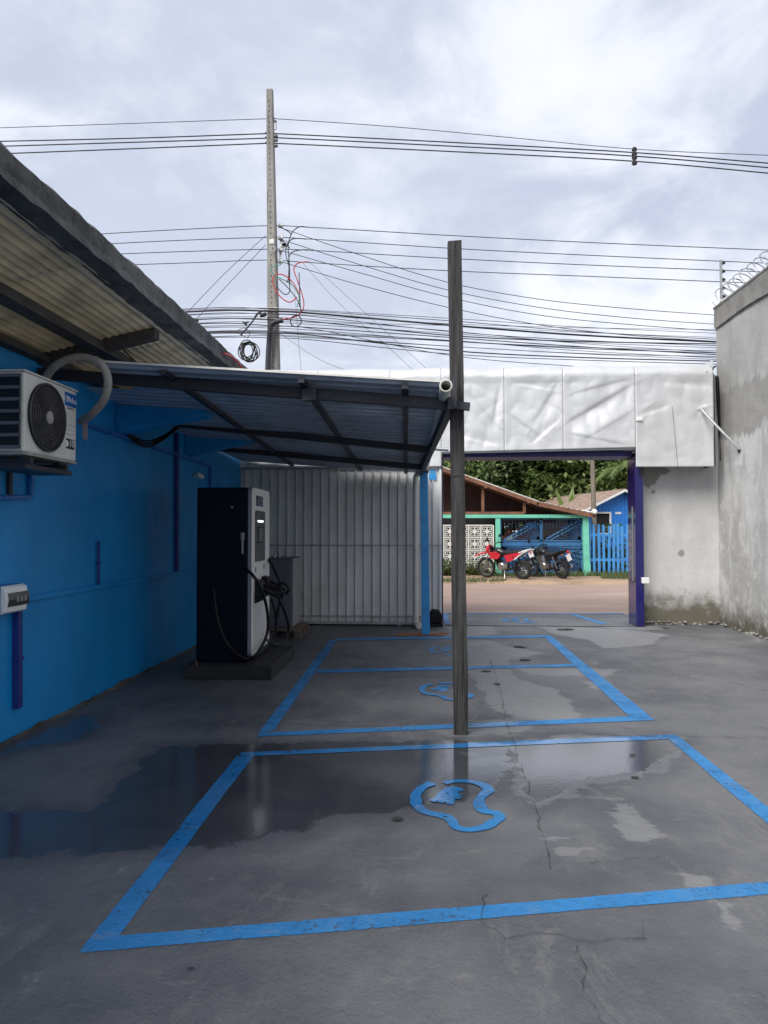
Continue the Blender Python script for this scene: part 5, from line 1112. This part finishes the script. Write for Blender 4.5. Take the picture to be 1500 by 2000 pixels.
# blue plank house
bh = thing('plank_house', 'small bright blue plank house with rusty roof behind the picket fence', 'house', (PY(1130, 1128, 27.5).x, 27.5, vz), R(11))
def BH(u, v, yl=0.0):   # point on the house front plane, in its local frame
    c = math.cos(R(11)); s = math.sin(R(11)); o = bh.location; d = ray(u, v); n = Vector((-s, c, 0)); p0 = o + n*yl; t = (p0-Vector((0,0,CAM_H))).dot(n)/d.dot(n); p = Vector((0,0,CAM_H))+d*t-o
    return Vector((p.x*c+p.y*s, -p.x*s+p.y*c, p.z))
eL = BH(1126, 1000); ap = BH(1212, 956); hwid = ap.x-eL.x; eR = Vector((ap.x+hwid, 0, eL.z)); xl, xr_ = eL.x+0.25, eR.x-0.25
def gab(x): return ap.z - abs(x-ap.x)*(ap.z-eL.z)/hwid
wz0, wz1 = BH(1175,1041).z, BH(1175,1003).z; wx0, wx1 = BH(1164,1020).x, BH(1190,1020).x
nb_ = int((xr_-xl)/0.15); pw2 = (xr_-xl)/nb_
for i in range(nb_):
    xa = xl+pw2*i; xb = xa+pw2*0.93; m = MB()
    def plank(z0, z1a, z1b): m.add([(xa,-0.02,z0),(xb,-0.02,z0),(xb,-0.02,z1b),(xa,-0.02,z1a),(xa,0.0,z0),(xb,0.0,z0),(xb,0.0,z1b),(xa,0.0,z1a)], [(0,1,2,3),(0,4,5,1),(1,5,6,2),(3,2,6,7),(0,3,7,4)])
    if xb > wx0 and xa < wx1: plank(-0.05, wz0, wz0); plank(wz1, gab(xa)-0.05, gab(xb)-0.05)
    else: plank(-0.05, gab(xa)-0.05, gab(xb)-0.05)
    m.build('plank', 'house_blue', bh, local=True)
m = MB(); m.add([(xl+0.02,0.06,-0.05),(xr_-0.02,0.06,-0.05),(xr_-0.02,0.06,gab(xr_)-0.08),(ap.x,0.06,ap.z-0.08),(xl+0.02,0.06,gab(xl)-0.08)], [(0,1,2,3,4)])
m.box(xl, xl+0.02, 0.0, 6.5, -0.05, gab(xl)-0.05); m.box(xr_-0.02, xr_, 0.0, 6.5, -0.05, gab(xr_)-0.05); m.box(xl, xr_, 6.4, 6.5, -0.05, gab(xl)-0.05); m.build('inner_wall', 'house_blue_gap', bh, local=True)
m = MB(); m.box(wx0, wx1, 0.03, 0.05, wz0, wz1); m.build('window_opening', 'dark_void', bh, local=True)
m = MB(); t_ = 0.06; m.box(wx0-t_, wx0, -0.045, 0.0, wz0-t_, wz1+t_); m.box(wx1, wx1+t_, -0.045, 0.0, wz0-t_, wz1+t_); m.box(wx0, wx1, -0.045, 0.0, wz1, wz1+t_); m.box(wx0, wx1, -0.045, 0.0, wz0-t_, wz0); m.build('window_frame', 'white_trim', bh, local=True)
c = BH(1207, 1002); m = MB(); m.box(c.x-0.12, c.x+0.12, -0.03, -0.021, c.z-0.04, c.z+0.04); m.build('number_plate', 'plate_grey', bh, local=True)
for sgn in (-1, 1):
    def rr_(u, v, sgn=sgn):
        x = ap.x + sgn*hwid*u; y = -0.35 + 7.2*v; return (x, y, ap.z - (ap.z-eL.z)*u + 0.015*math.sin(2*math.pi*y/0.2))
    m = MB(); m.grid(rr_, 8, 110); o = m.build('roof', 'rust_roof', bh, local=True, smooth=True); o.modifiers.new('t','SOLIDIFY').thickness = 0.015
    m = MB(); m.bar((ap.x, -0.37, ap.z-0.05), (ap.x+sgn*(hwid+0.02), -0.37, eL.z-0.05), 0.03, 0.09); m.build('bargeboard', 'white_trim', bh, local=True)
# picket fence
pf = thing('picket_fence', 'weathered blue picket fence in front of the plank house', 'fence', (PY(1150,1128,YH).x, YH, vz))
fx0 = PY(1149, 1080, YH).x; x = fx0; zf = PY(1180, 1024, YH).z; k = 0
pk = None
while x < fx0+3.0:
    h = zf + random.uniform(-0.05, 0.05); m = MB(); lean = random.uniform(-0.03, 0.03); m.add([(x,-.012+YH,0.02),(x+0.085,-.012+YH,0.02),(x+0.085+lean,-.012+YH,h-0.02),(x+0.045+lean,-.012+YH,h),(x+lean,-.012+YH,h-0.01),(x,.012+YH,0.02),(x+0.085,.012+YH,0.02),(x+0.085+lean,.012+YH,h-0.02),(x+0.045+lean,.012+YH,h),(x+lean,.012+YH,h-0.01)],
        [(0,1,2,3,4),(9,8,7,6,5),(0,5,6,1),(1,6,7,2),(2,7,8,3),(3,8,9,4),(4,9,5,0)]); m.build('picket', 'picket_blue', pf); x += 0.158 + random.uniform(-0.01, 0.01)
for z in (0.55, 1.40):
    m = MB(); m.box(fx0-0.02, fx0+3.0, YH+0.014, YH+0.05, z, z+0.09); m.build('rail', 'picket_blue', pf)
ep = thing('wooden_pole', 'weathered grey wooden service pole beside the blue house', 'pole', (PY(1160,1128,YH+0.6).x, YH+0.6, vz))
a = PY(1157, 893, YH+0.6); m = MB(); m.tube([(PY(1163,1128,YH+0.6).x, YH+0.6, 0), a], [0.10, 0.075], 10); m.build('shaft', 'old_timber', ep, smooth=True)
m = MB(); m.lathe(a + Vector((0,0,-0.12)), (0,0,1), [(0,.05),(.05,.11),(.12,.10),(.16,.04)], 10); m.build('cap', 'white_trim', ep)
wire('service_wire', 'thin pale wire reaching the top of the wooden service pole', [(1085,893,YH+4),(1120,898,YH+2),(1158,899,YH+0.6)], 0.008, 'white_trim', ext=(5,0))
c = PY(1160, 1000, YH-0.35); m = MB(); m.lathe(c, (0,-1,0.2), [(0,.09),(.06,.10),(.12,.07)], 12); tag(m.build('porch_light', 'white_trim', smooth=True), 'round white porch lamp at the end of the brown roof', 'lamp')
# ------------------------------------------------------------------ motorcycles
def loft(m, secs, n=12):
    vs = []; fs = []
    for (x, zc, hw, hh) in secs:
        for k in range(n):
            a = 2*math.pi*k/n; ca, sa = math.cos(a), math.sin(a); e = 0.75
            vs.append((x, hw*math.copysign(abs(ca)**e, ca), zc + hh*math.copysign(abs(sa)**e, sa)))
    for i in range(len(secs)-1):
        for k in range(n): fs.append((i*n+k, i*n+(k+1) % n, (i+1)*n+(k+1) % n, (i+1)*n+k))
    fs += [tuple(reversed(range(n))), tuple((len(secs)-1)*n+k for k in range(n))]
    m.add(vs, fs)
def motorbike(label, loc, rz, trail, lean=R(8)):
    t = thing('motorcycle', label, 'motorcycle', loc, rz); t.rotation_euler = (lean, 0, rz)
    paint = 'moto_red' if trail else 'moto_black'
    def P(nm, mat, m, par=None, sm=True): return m.build(nm, mat, par or t, local=True, smooth=sm)
    rf, rb = (0.335, 0.315) if trail else (0.305, 0.305); xf, xb = 0.70, -0.66
    for x, r, tw in ((xf, rf, 0.045), (xb, rb, 0.058)):
        m = MB(); m.ring((x,0,r), (0,1,0), r-tw, tw, 36, 10); wt_ = P('wheel', 'tyre', m)
        m = MB(); m.ring((x,0,r), (0,1,0), r-tw*2.0, 0.014, 32, 6); P('rim', 'moto_metal' if trail else 'moto_black', m, wt_)
        m = MB(); m.lathe((x,-0.07,r), (0,1,0), [(0,.03),(.02,.075),(.12,.075),(.14,.03)], 14); P('hub', 'moto_metal', m, wt_)
        m = MB()
        for k in range(16):
            a = 2*math.pi*k/16; m.tube([(x+math.cos(a)*.06, 0.03*(-1)**k, r+math.sin(a)*.06), (x+math.cos(a+.25)*(r-tw*2), 0, r+math.sin(a+.25)*(r-tw*2))], 0.004 if trail else 0.010, 4, False)
        P('spokes', 'moto_metal' if trail else 'moto_black', m, wt_)
        if trail:
            m = MB()
            for k in range(30):
                a = 2*math.pi*k/30
                for yy in (-0.025, 0.025): c = Vector((x+math.cos(a)*(r-0.004), yy, r+math.sin(a)*(r-0.004))); m.bar(c-Vector((math.cos(a),0,math.sin(a)))*0.012, c+Vector((math.cos(a),0,math.sin(a)))*0.010, 0.022, 0.022)
            tag(P('tread', 'tyre', m, wt_, False), kind='stuff')
    hx, hz = 0.40, 0.98 if trail else 0.90
    m = MB()
    for y in (-0.085, 0.085): m.tube([(xf, y, rf), (xf-0.12, y, rf+0.32)], 0.026, 10); m.tube([(xf-0.12, y, rf+0.32), (hx, y, hz)], 0.019, 10)
    P('fork', 'moto_metal' if trail else 'moto_black', m)
    m = MB(); m.box(hx-0.03, hx+0.07, -0.11, 0.11, hz-0.02, hz+0.015); m.box(hx+0.02, hx+0.11, -0.11, 0.11, hz-0.18, hz-0.145); P('fork_clamp', 'black_plastic', m, None, False)
    hb = 0.40 if trail else 0.34
    m = MB(); m.tube(spline([(hx-0.16, -hb, hz+0.12), (hx-0.08, -0.22, hz+0.15), (hx+0.01, -0.07, hz+0.04), (hx+0.01, 0.07, hz+0.04), (hx-0.08, 0.22, hz+0.15), (hx-0.16, hb, hz+0.12)], 6), 0.012, 8)
    for s in (-1, 1): m.tube([(hx-0.09, s*(hb-0.14), hz+0.14), (hx-0.17, s*(hb+0.01), hz+0.12)], 0.019, 8)
    P('handlebar', 'black_plastic', m)
    for s in (-1, 1):
        m = MB(); m.tube(spline([(hx-0.08, s*0.24, hz+0.15), (hx-0.06, s*0.30, hz+0.26), (hx-0.08, s*0.34, hz+0.33)], 4), 0.007, 6); m.lathe((hx-0.085, s*0.36, hz+0.35), (1,0,0), [(-.012,.05),(.0,.062),(.015,.045)], 14); P('mirror', 'black_plastic', m)
    # engine, frame
    m = MB(); m.lathe((0.06,-0.14,0.40), (0,1,0), [(0,.10),(.03,.135),(.25,.135),(.28,.10)], 18); loft(m, [(-0.16,0.40,0.11,0.10),(0.0,0.40,0.13,0.13),(0.16,0.42,0.10,0.10)], 10); P('crankcase', 'moto_metal', m)
    m = MB()
    for k in range(6): c0_ = Vector((0.14+0.03*k, 0, 0.50+0.04*k)); m.bar(c0_ - Vector((0.004,0,0.008)), c0_ + Vector((0.006,0,0.012)), 0.19, 0.17, (0,0,1))
    m.bar((0.10,0,0.45), (0.30,0,0.72), 0.14, 0.13); P('cylinder', 'moto_metal' if not trail else 'black_plastic', m, None, False)
    m = MB(); m.tube(spline([(hx+0.01,0,hz-0.10), (0.28,0,0.60), (0.24,0,0.34), (0.05,0,0.25), (-0.22,0,0.30)], 6), 0.022, 8)
    for s in (-1, 1): m.tube(spline([(hx,s*0.03,hz-0.06), (0.10,s*0.09,0.80), (-0.20,s*0.10,0.72), (-0.24,s*0.10,0.36)], 6), 0.018, 8); m.tube([(-0.2,s*0.1,0.72), (-0.75,s*0.08,0.80)], 0.016, 8); m.tube([(-0.24,s*0.09,0.36), (xb,s*0.10,rb)], 0.024, 8)
    P('frame', 'black_plastic', m)
    m = MB()
    for s in (-1, 1):
        m.tube([(xb+0.08, s*0.125, rb+0.04), (-0.42, s*0.12, 0.74)], 0.018, 8)
        for k in range(7): c0_ = Vector((xb+0.10,s*0.125,rb+0.10)).lerp(Vector((-0.44,s*0.12,0.70)), k/6); m.ring(c0_, (0.4,0,0.9), 0.026, 0.006, 12, 5)
    P('shock', 'moto_metal' if not trail else 'black_plastic', m)
    m = MB(); m.tube(spline([(0.26,-0.08,0.56), (0.36,-0.11,0.42), (0.22,-0.14,0.27), (-0.15,-0.15,0.27), (-0.35,-0.16,0.33)], 6), 0.018, 8); m.tube([(-0.33,-0.17,0.33), (-0.88 if trail else -0.92,-0.18,0.52 if trail else 0.40)], [0.045, 0.055], 12); P('exhaust', 'moto_metal', m)
    for s in (1, -1): m = MB(); m.tube([(-0.08, s*0.05, 0.30), (-0.09, s*0.26, 0.29)], 0.014, 8); P('footpeg', 'black_plastic', m)
    m = MB(); m.tube([(-0.06, 0.10, 0.28), (-0.12, 0.24, 0.02)], 0.012, 6); P('kickstand', 'moto_metal', m)
    m = MB(); m.ring((xb, 0.10, rb), (0,1,0), 0.10, 0.008, 24, 4); m.tube([(xb,0.10,rb+0.10),(0.0,0.10,0.45)], 0.008, 5); m.tube([(xb,0.10,rb-0.10),(0.0,0.10,0.36)], 0.008, 5); P('chain', 'steel_dark', m)
    if trail:
        m = MB(); loft(m, [(0.38,0.80,0.07,0.09),(0.28,0.88,0.13,0.13),(0.10,0.88,0.135,0.12),(-0.05,0.82,0.09,0.07)]); P('tank', 'moto_black', m)
        for s in (-1, 1): m = MB(); m.add([(0.48,s*0.13,0.86),(0.40,s*0.16,0.66),(0.12,s*0.17,0.66),(0.02,s*0.15,0.80),(0.20,s*0.15,0.90)], [(0,1,2,3,4)]); o = P('shroud', paint, m, None, False); o.modifiers.new('t','SOLIDIFY').thickness = 0.025
        m = MB(); loft(m, [(0.04,0.86,0.08,0.05),(-0.15,0.84,0.11,0.05),(-0.45,0.87,0.12,0.05),(-0.72,0.91,0.09,0.035)]); P('seat', 'moto_seat', m)
        m = MB(); m.grid(lambda u, v: ((xf+0.42)-0.72*u, (v-0.5)*(0.17-0.05*abs(u-0.6)), rf*2+0.12+0.10*math.sin(u*1.9)-0.02*abs(v-0.5)*4-0.06*(1-u)), 14, 6); o = P('front_fender', paint, m); o.modifiers.new('t','SOLIDIFY').thickness = 0.008
        m = MB(); loft(m, [(hx+0.04,hz-0.02,0.10,0.13),(hx+0.12,hz-0.03,0.12,0.15),(hx+0.20,hz-0.05,0.09,0.11),(hx+0.23,hz-0.06,0.05,0.06)]); P('headlight_mask', paint, m)
        m = MB(); m.lathe((hx+0.20,0,hz-0.04), (1,0,-0.1), [(0,.07),(.025,.068),(.035,.05)], 14); P('headlight', 'moto_white', m)
        for s in (-1, 1):
            m = MB(); m.add([(-0.10,s*0.13,0.78),(-0.18,s*0.14,0.56),(-0.42,s*0.14,0.62),(-0.72,s*0.12,0.84),(-0.60,s*0.12,0.87)], [(0,1,2,3,4)]); o = P('side_panel', paint, m, None, False); o.modifiers.new('t','SOLIDIFY').thickness = 0.02
            m = MB(); m.add([(-0.42,s*0.145,0.64),(-0.74,s*0.125,0.86),(-1.0,s*0.06,0.98),(-0.98,s*0.06,0.94),(-0.70,s*0.125,0.79),(-0.5,s*0.14,0.64)], [(0,1,2,3,4,5)]); o = P('tail_panel', 'moto_white', m, None, False); o.modifiers.new('t','SOLIDIFY').thickness = 0.015
        m = MB(); loft(m, [(-0.62,0.86,0.11,0.035),(-0.90,0.93,0.08,0.035),(-1.06,0.97,0.05,0.015)]); P('rear_fender', 'moto_white', m)
        m = MB(); m.bar((-0.98,0,0.90), (-1.04,0,0.72), 0.17, 0.012, (0,1,0)); P('number_plate', 'plate_grey', m, None, False)
    else:
        m = MB(); loft(m, [(0.40,0.80,0.06,0.08),(0.30,0.87,0.13,0.13),(0.12,0.88,0.15,0.13),(-0.04,0.82,0.11,0.08)]); P('tank', paint, m)
        m = MB(); loft(m, [(0.0,0.80,0.10,0.045),(-0.25,0.775,0.13,0.05),(-0.5,0.81,0.13,0.055),(-0.82,0.88,0.10,0.05)]); P('seat', 'moto_seat', m)
        for s in (-1, 1):
            m = MB(); m.add([(-0.06,s*0.13,0.74),(-0.10,s*0.14,0.56),(-0.34,s*0.14,0.58),(-0.40,s*0.13,0.72)], [(0,1,2,3)]); o = P('side_panel', paint, m, None, False); o.modifiers.new('t','SOLIDIFY').thickness = 0.02
            m = MB(); m.tube(spline([(-0.55,s*0.13,0.82),(-0.85,s*0.13,0.92),(-0.98,s*0.08,0.94)], 4), 0.013, 6); P('grab_rail', 'black_plastic', m)
        m = MB(); loft(m, [(-0.45,0.78,0.11,0.05),(-0.75,0.84,0.10,0.055),(-0.98,0.90,0.05,0.03)]); P('tail', paint, m)
        m = MB(); m.grid(lambda u, v: (xf+math.cos(R(20+u*140))*0.34, (v-0.5)*0.13, rf+math.sin(R(20+u*140))*0.345), 14, 4); o = P('front_fender', paint, m); o.modifiers.new('t','SOLIDIFY').thickness = 0.006
        m = MB(); m.grid(lambda u, v: (xb+math.cos(R(45+u*120))*0.35, (v-0.5)*0.15, rb+math.sin(R(45+u*120))*0.36), 14, 4); o = P('rear_fender', 'black_plastic', m); o.modifiers.new('t','SOLIDIFY').thickness = 0.006
        m = MB(); m.lathe((hx+0.06,0,hz-0.04), (1,0,0), [(0,.07),(.05,.10),(.11,.10),(.13,.06)], 16); P('headlight', 'moto_metal', m)
        m = MB(); m.bar((-0.98,0,0.80), (-1.06,0,0.60), 0.18, 0.012, (0,1,0)); P('number_plate', 'plate_grey', m, None, False)
    for s in (-1, 1): m = MB(); m.lathe((-0.92, s*0.13, 0.80), (0,s,0), [(0,.012),(.04,.025),(.08,.025),(.09,.01)], 10); P('indicator', 'tile_terracotta', m)
    m = MB(); m.lathe((-1.0,0,0.88), (-1,0,0), [(0,.05),(.03,.045),(.04,.02)], 12); P('tail_light', 'moto_red', m)
    return t
pa, pb = G(955, 1128, vz), G(1021, 1131.5, vz); d = pa-pb; motorbike('red and white trail motorcycle parked in front of the blue gate', (pa+pb)/2, math.atan2(d.y, d.x), True, R(-9))
pa, pb = G(1046, 1126.5, vz), G(1096, 1130.5, vz); d = pa-pb; motorbike('black street motorcycle parked behind the red one', (pa+pb)/2, math.atan2(d.y, d.x), False, R(-8))

# ------------------------------------------------------------------ vegetation
def leaf_mesh(name, centres, size, mat, parent, tone_c, per=1, elong=1.9, droop=0.3, loc=None):
    rgn = np.random.RandomState(abs(hash(name)) % 1000 + len(centres)); n = len(centres)
    C = np.asarray(centres, float); a = rgn.uniform(0, 2*np.pi, n); tilt = rgn.normal(-droop, 0.5, n); s = size*rgn.uniform(0.6, 1.3, n)
    d = np.stack([np.cos(a)*np.cos(tilt), np.sin(a)*np.cos(tilt), np.sin(tilt)], 1)
    side = np.cross(d, np.array([0,0,1.0]) + rgn.normal(0, 0.35, (n,3))); side /= np.linalg.norm(side, axis=1)[:, None]
    up_v = np.cross(side, d); L = s[:, None]*elong*0.5; Wd = s[:, None]*0.5
    p0 = C - d*L; p1 = C + side*Wd + up_v*0.12*s[:, None]; p2 = C + d*L; p3 = C - side*Wd + up_v*0.12*s[:, None]
    V = np.stack([p0, p1, p2, p3], 1).reshape(-1, 3); off = np.array(origin(parent)) if parent is not None else np.zeros(3); V = V - off
    F = np.arange(4*n).reshape(n, 4); tr = np.concatenate([F[:, [0,1,2]], F[:, [0,2,3]]], 0)
    me = bpy.data.meshes.new(name); me.from_pydata(V.tolist(), [], tr.tolist()); me.update()
    set_attr(me, 'tone', np.repeat(np.clip(tone_c + rgn.normal(0, 0.15, n), 0, 1), 4)); me.materials.append(M[mat])
    o = bpy.data.objects.new(name, me); COL.objects.link(o)
    if parent is not None: o.parent = parent
    return o
def tree(label, base, h, rx, rz_, n_clump, leaf, mat, seed, per=110, low=0.25):
    t = thing('tree', label, 'tree', base, 0, 'trees behind the houses'); r_ = np.random.RandomState(seed)
    B = Vector(base); top = B + Vector((r_.normal(0,.3), r_.normal(0,.3), h*0.62)); m = MB(); m.tube(spline([B, B.lerp(top, .5)+Vector((r_.normal(0,.2),0,0)), top], 5), [0.22*(1-0.06*i) for i in range(11)], 8)
    cen = []; tone = []
    for k in range(n_clump):
        u = r_.normal(0,1,3); u /= np.linalg.norm(u); q = r_.uniform(0.35,1.0)**0.5; q *= 1+0.12*r_.normal()
        q *= 0.75+0.5*r_.rand(); c = np.array([B.x+u[0]*rx*q, B.y+u[1]*rx*0.8*q, B.z+h*(0.5+low*0.5)+u[2]*rz_*q])
        if c[2] < B.z+0.4: c[2] = B.z+0.4+r_.uniform(0,.6)
        tn = r_.uniform(0.0, 0.95); sp_ = r_.uniform(0.28, 0.6)
        p = c + r_.normal(0, 1, (per, 3))*np.array([sp_, sp_, sp_*0.6]); cen.append(p); tone.append(np.full(per, tn))
        if k % 9 == 0: m.tube([top.lerp(B, r_.uniform(0,.5)), Vector(c)], [0.07, 0.02], 5)
    m.build('trunk', 'bark', t, smooth=True)
    leaf_mesh('crown', np.concatenate(cen), leaf*0.58, mat, t, np.concatenate(tone)); return t
TR = [('dark leafy tree rising behind the ridge of the brown roof', (PY(900,1100,36).x, 36, 0), 7.5, 2.8, 3.3, 150, 0.30, 'leaf_dark', 1),
      ('pale green small leaved tree nearest the wooden post, left of the others', (PY(885,1100,33.5).x, 33.5, 0), 5.6, 1.2, 1.6, 50, 0.22, 'leaf_mid', 2),
      ('feathery olive green tree in the middle of the tree row', (PY(1010,1100,38).x, 38, 0), 7.8, 2.4, 3.6, 230, 0.14, 'leaf_olive', 3),
      ('dense dark broadleaf tree left of the wooden service pole', (PY(1100,1100,36).x, 36, 0), 7.2, 2.5, 3.4, 150, 0.36, 'leaf_mid', 4),
      ('broadleaf tree right of the wooden service pole', (PY(1190,1100,37.5).x, 37.5, 0), 6.6, 2.2, 3.0, 120, 0.22, 'leaf_dark', 5),
      ('bright green bushy tree at the right edge of the gateway', (PY(1240,1100,34).x, 34, 0), 5.6, 1.5, 2.3, 90, 0.22, 'leaf_mid', 6),
      ('tall dark tree at the back between the olive tree and the broadleaf tree', (PY(1050,1100,43).x, 43, 0), 8.6, 3.6, 3.9, 190, 0.28, 'leaf_dark', 7),
      ('tall dark tree at the back left above the brown roof', (PY(930,1100,44).x, 44, 0), 8.6, 3.6, 3.8, 180, 0.28, 'leaf_dark', 8),
      ('tall tree at the back right behind the blue house roof', (PY(1160,1100,44).x, 44, 0), 6.4, 2.6, 2.8, 130, 0.28, 'leaf_mid', 9)]
for (lb, b, h, rx, rz2, nc, lf, mt, sd_) in TR: tree(lb, b, h, rx, rz2, nc, lf, mt, sd_)
# palm
pm_ = thing('palm_tree', 'palm with arching fronds above the blue house roof', 'palm', (PY(1225,1100,33).x, 33, 0))
B = Vector(pm_.location); hd = Vector((B.x, 33, PY(1220, 918, 33).z)); m = MB(); m.tube([B, hd], [0.16, 0.11], 8); m.build('trunk', 'bark', pm_, smooth=True)
rp = np.random.RandomState(3)
for k in range(16):
    a = 2*math.pi*k/16 + rp.uniform(-.15,.15); el = rp.uniform(0.25, 1.1); L = rp.uniform(1.5, 2.0); pts = []
    for i in range(11):
        s = i/10; pts.append(hd + Vector((math.cos(a)*L*s*math.cos(el), math.sin(a)*L*s*math.cos(el), L*s*math.sin(el) - 1.1*s*s*L*0.75)))
    m = MB(); m.tube(pts, [0.02*(1-0.08*i) for i in range(11)], 4); vs = []; fs = []
    for i in range(1, 11):
        for q in range(3):
            p = pts[i-1].lerp(pts[i], q/3); t_ = (pts[i]-pts[i-1]).normalized(); sdv = t_.cross(Vector((0,0,1))).normalized()
            for sg_ in (-1, 1):
                l = 0.42*(1-abs(i/11-0.45)); e = p + sdv*sg_*l + t_*0.18 + Vector((0,0,-0.16)); b0 = len(vs); vs += [p, p+t_*0.045, e]; fs.append((b0, b0+1, b0+2))
    m.add(vs, fs); o = m.build('frond', 'leaf_mid', pm_); set_attr(o.data, 'tone', np.clip(rp.normal(0.45, 0.2, len(o.data.vertices)), 0, 1))
bn = thing('banana_plant', 'banana plant with broad upright leaf beside the service pole', 'plant', (PY(1112,1100,31).x, 31, 0))
for k in range(6):
    a = 1.2*k; B = Vector(bn.location); tipz = PY(1110, 925, 31).z - 0.12*k
    def bl(u, v, a=a, B=B, tipz=tipz, k=k):
        wv = 0.20*math.sin(math.pi*min(1, v*0.95+0.05))*(u-0.5)*2; r_ = 0.15+0.55*(k > 0)*v*v
        return (B.x + math.cos(a)*r_ - math.sin(a)*wv, B.y + math.sin(a)*r_*0.6 + math.cos(a)*wv*0.4, 1.3 + (tipz-1.3)*v - (0.4*v*v if k else 0))
    m = MB(); m.grid(bl, 4, 12); o = m.build('leaf', 'leaf_mid', bn, smooth=True); set_attr(o.data, 'tone', np.full(len(o.data.vertices), 0.55))
m = MB(); m.tube([bn.location, bn.location + Vector((0,0,1.4))], [0.10, 0.07], 8); m.build('stem', 'leaf_mid', bn, smooth=True)
# shrubs and weeds
def shrub(label, u, v, Y, h, w_, n, leaf, mat, seed, z0=None):
    r_ = np.random.RandomState(seed); x = PY(u, v, Y).x; t = thing('weed_plant', label, 'plant', (x, Y, vz))
    z = np.abs(r_.normal(0, .45, n))*h; P = np.stack([x + r_.normal(0, w_/2, n), Y + r_.normal(0, w_/4, n), vz + 0.03 + np.minimum(z, h)], 1)
    leaf_mesh('foliage', P, leaf, mat, t, r_.uniform(0.2, 0.9, n), droop=-0.4)
    m = MB()
    for k in range(5): m.tube([(x + r_.normal(0, w_/4), Y, vz-0.02), (x + r_.normal(0, w_/2.5), Y + r_.normal(0, .05), vz + h*r_.uniform(.4,.9))], [0.008, 0.004], 4)
    m.build('stems', 'bark', t); return t
shrub('low weeds at the foot of the white screen beside the red motorcycle', 925, 1120, YH-0.25, 0.45, 0.8, 420, 0.09, 'weed', 1)
shrub('low weeds at the foot of the white screen by the wooden post', 885, 1120, YH-0.25, 0.5, 0.6, 380, 0.09, 'weed', 2)
shrub('thin leafy weed climbing behind the blue pickets', 1192, 1100, YH+0.7, 1.7, 0.9, 600, 0.11, 'weed', 3)
shrub('weeds behind the blue pickets near the service pole', 1170, 1100, YH+0.8, 1.1, 0.6, 300, 0.10, 'weed', 4)
gp_ = []
rgr = np.random.RandomState(4)
def grass(n, u0, u1, y0, y1, h, mb):
    for i in range(n):
        y = rgr.uniform(y0, y1); x = PY(rgr.uniform(u0, u1), 1130, y).x; a = rgr.uniform(0, 6.28); hh = h*rgr.uniform(.4, 1.2); w_ = 0.012
        z = vz - 0.02; tip = Vector((x+math.cos(a)*hh*.5, y+math.sin(a)*hh*.5, z+hh)); mb.add([(x-w_, y, z), (x+w_, y, z), tip], [(0,1,2)])
m = MB(); grass(900, 1175, 1235, 23.0, 24.6, 0.18, m); grass(300, 860, 990, 21.9, 22.8, 0.13, m); grass(700, 1060, 1235, 24.4, 24.8, 0.22, m); grass(500, 960, 1060, 24.3, 24.8, 0.16, m); grass(120, 860, 985, 21.75, 22.0, 0.12, m)
o = m.build('grass', 'weed'); set_attr(o.data, 'tone', np.clip(rgr.normal(0.5, 0.3, len(o.data.vertices)), 0, 1)); tag(o, 'scrappy grass along the earth verge', 'grass', kind='stuff')
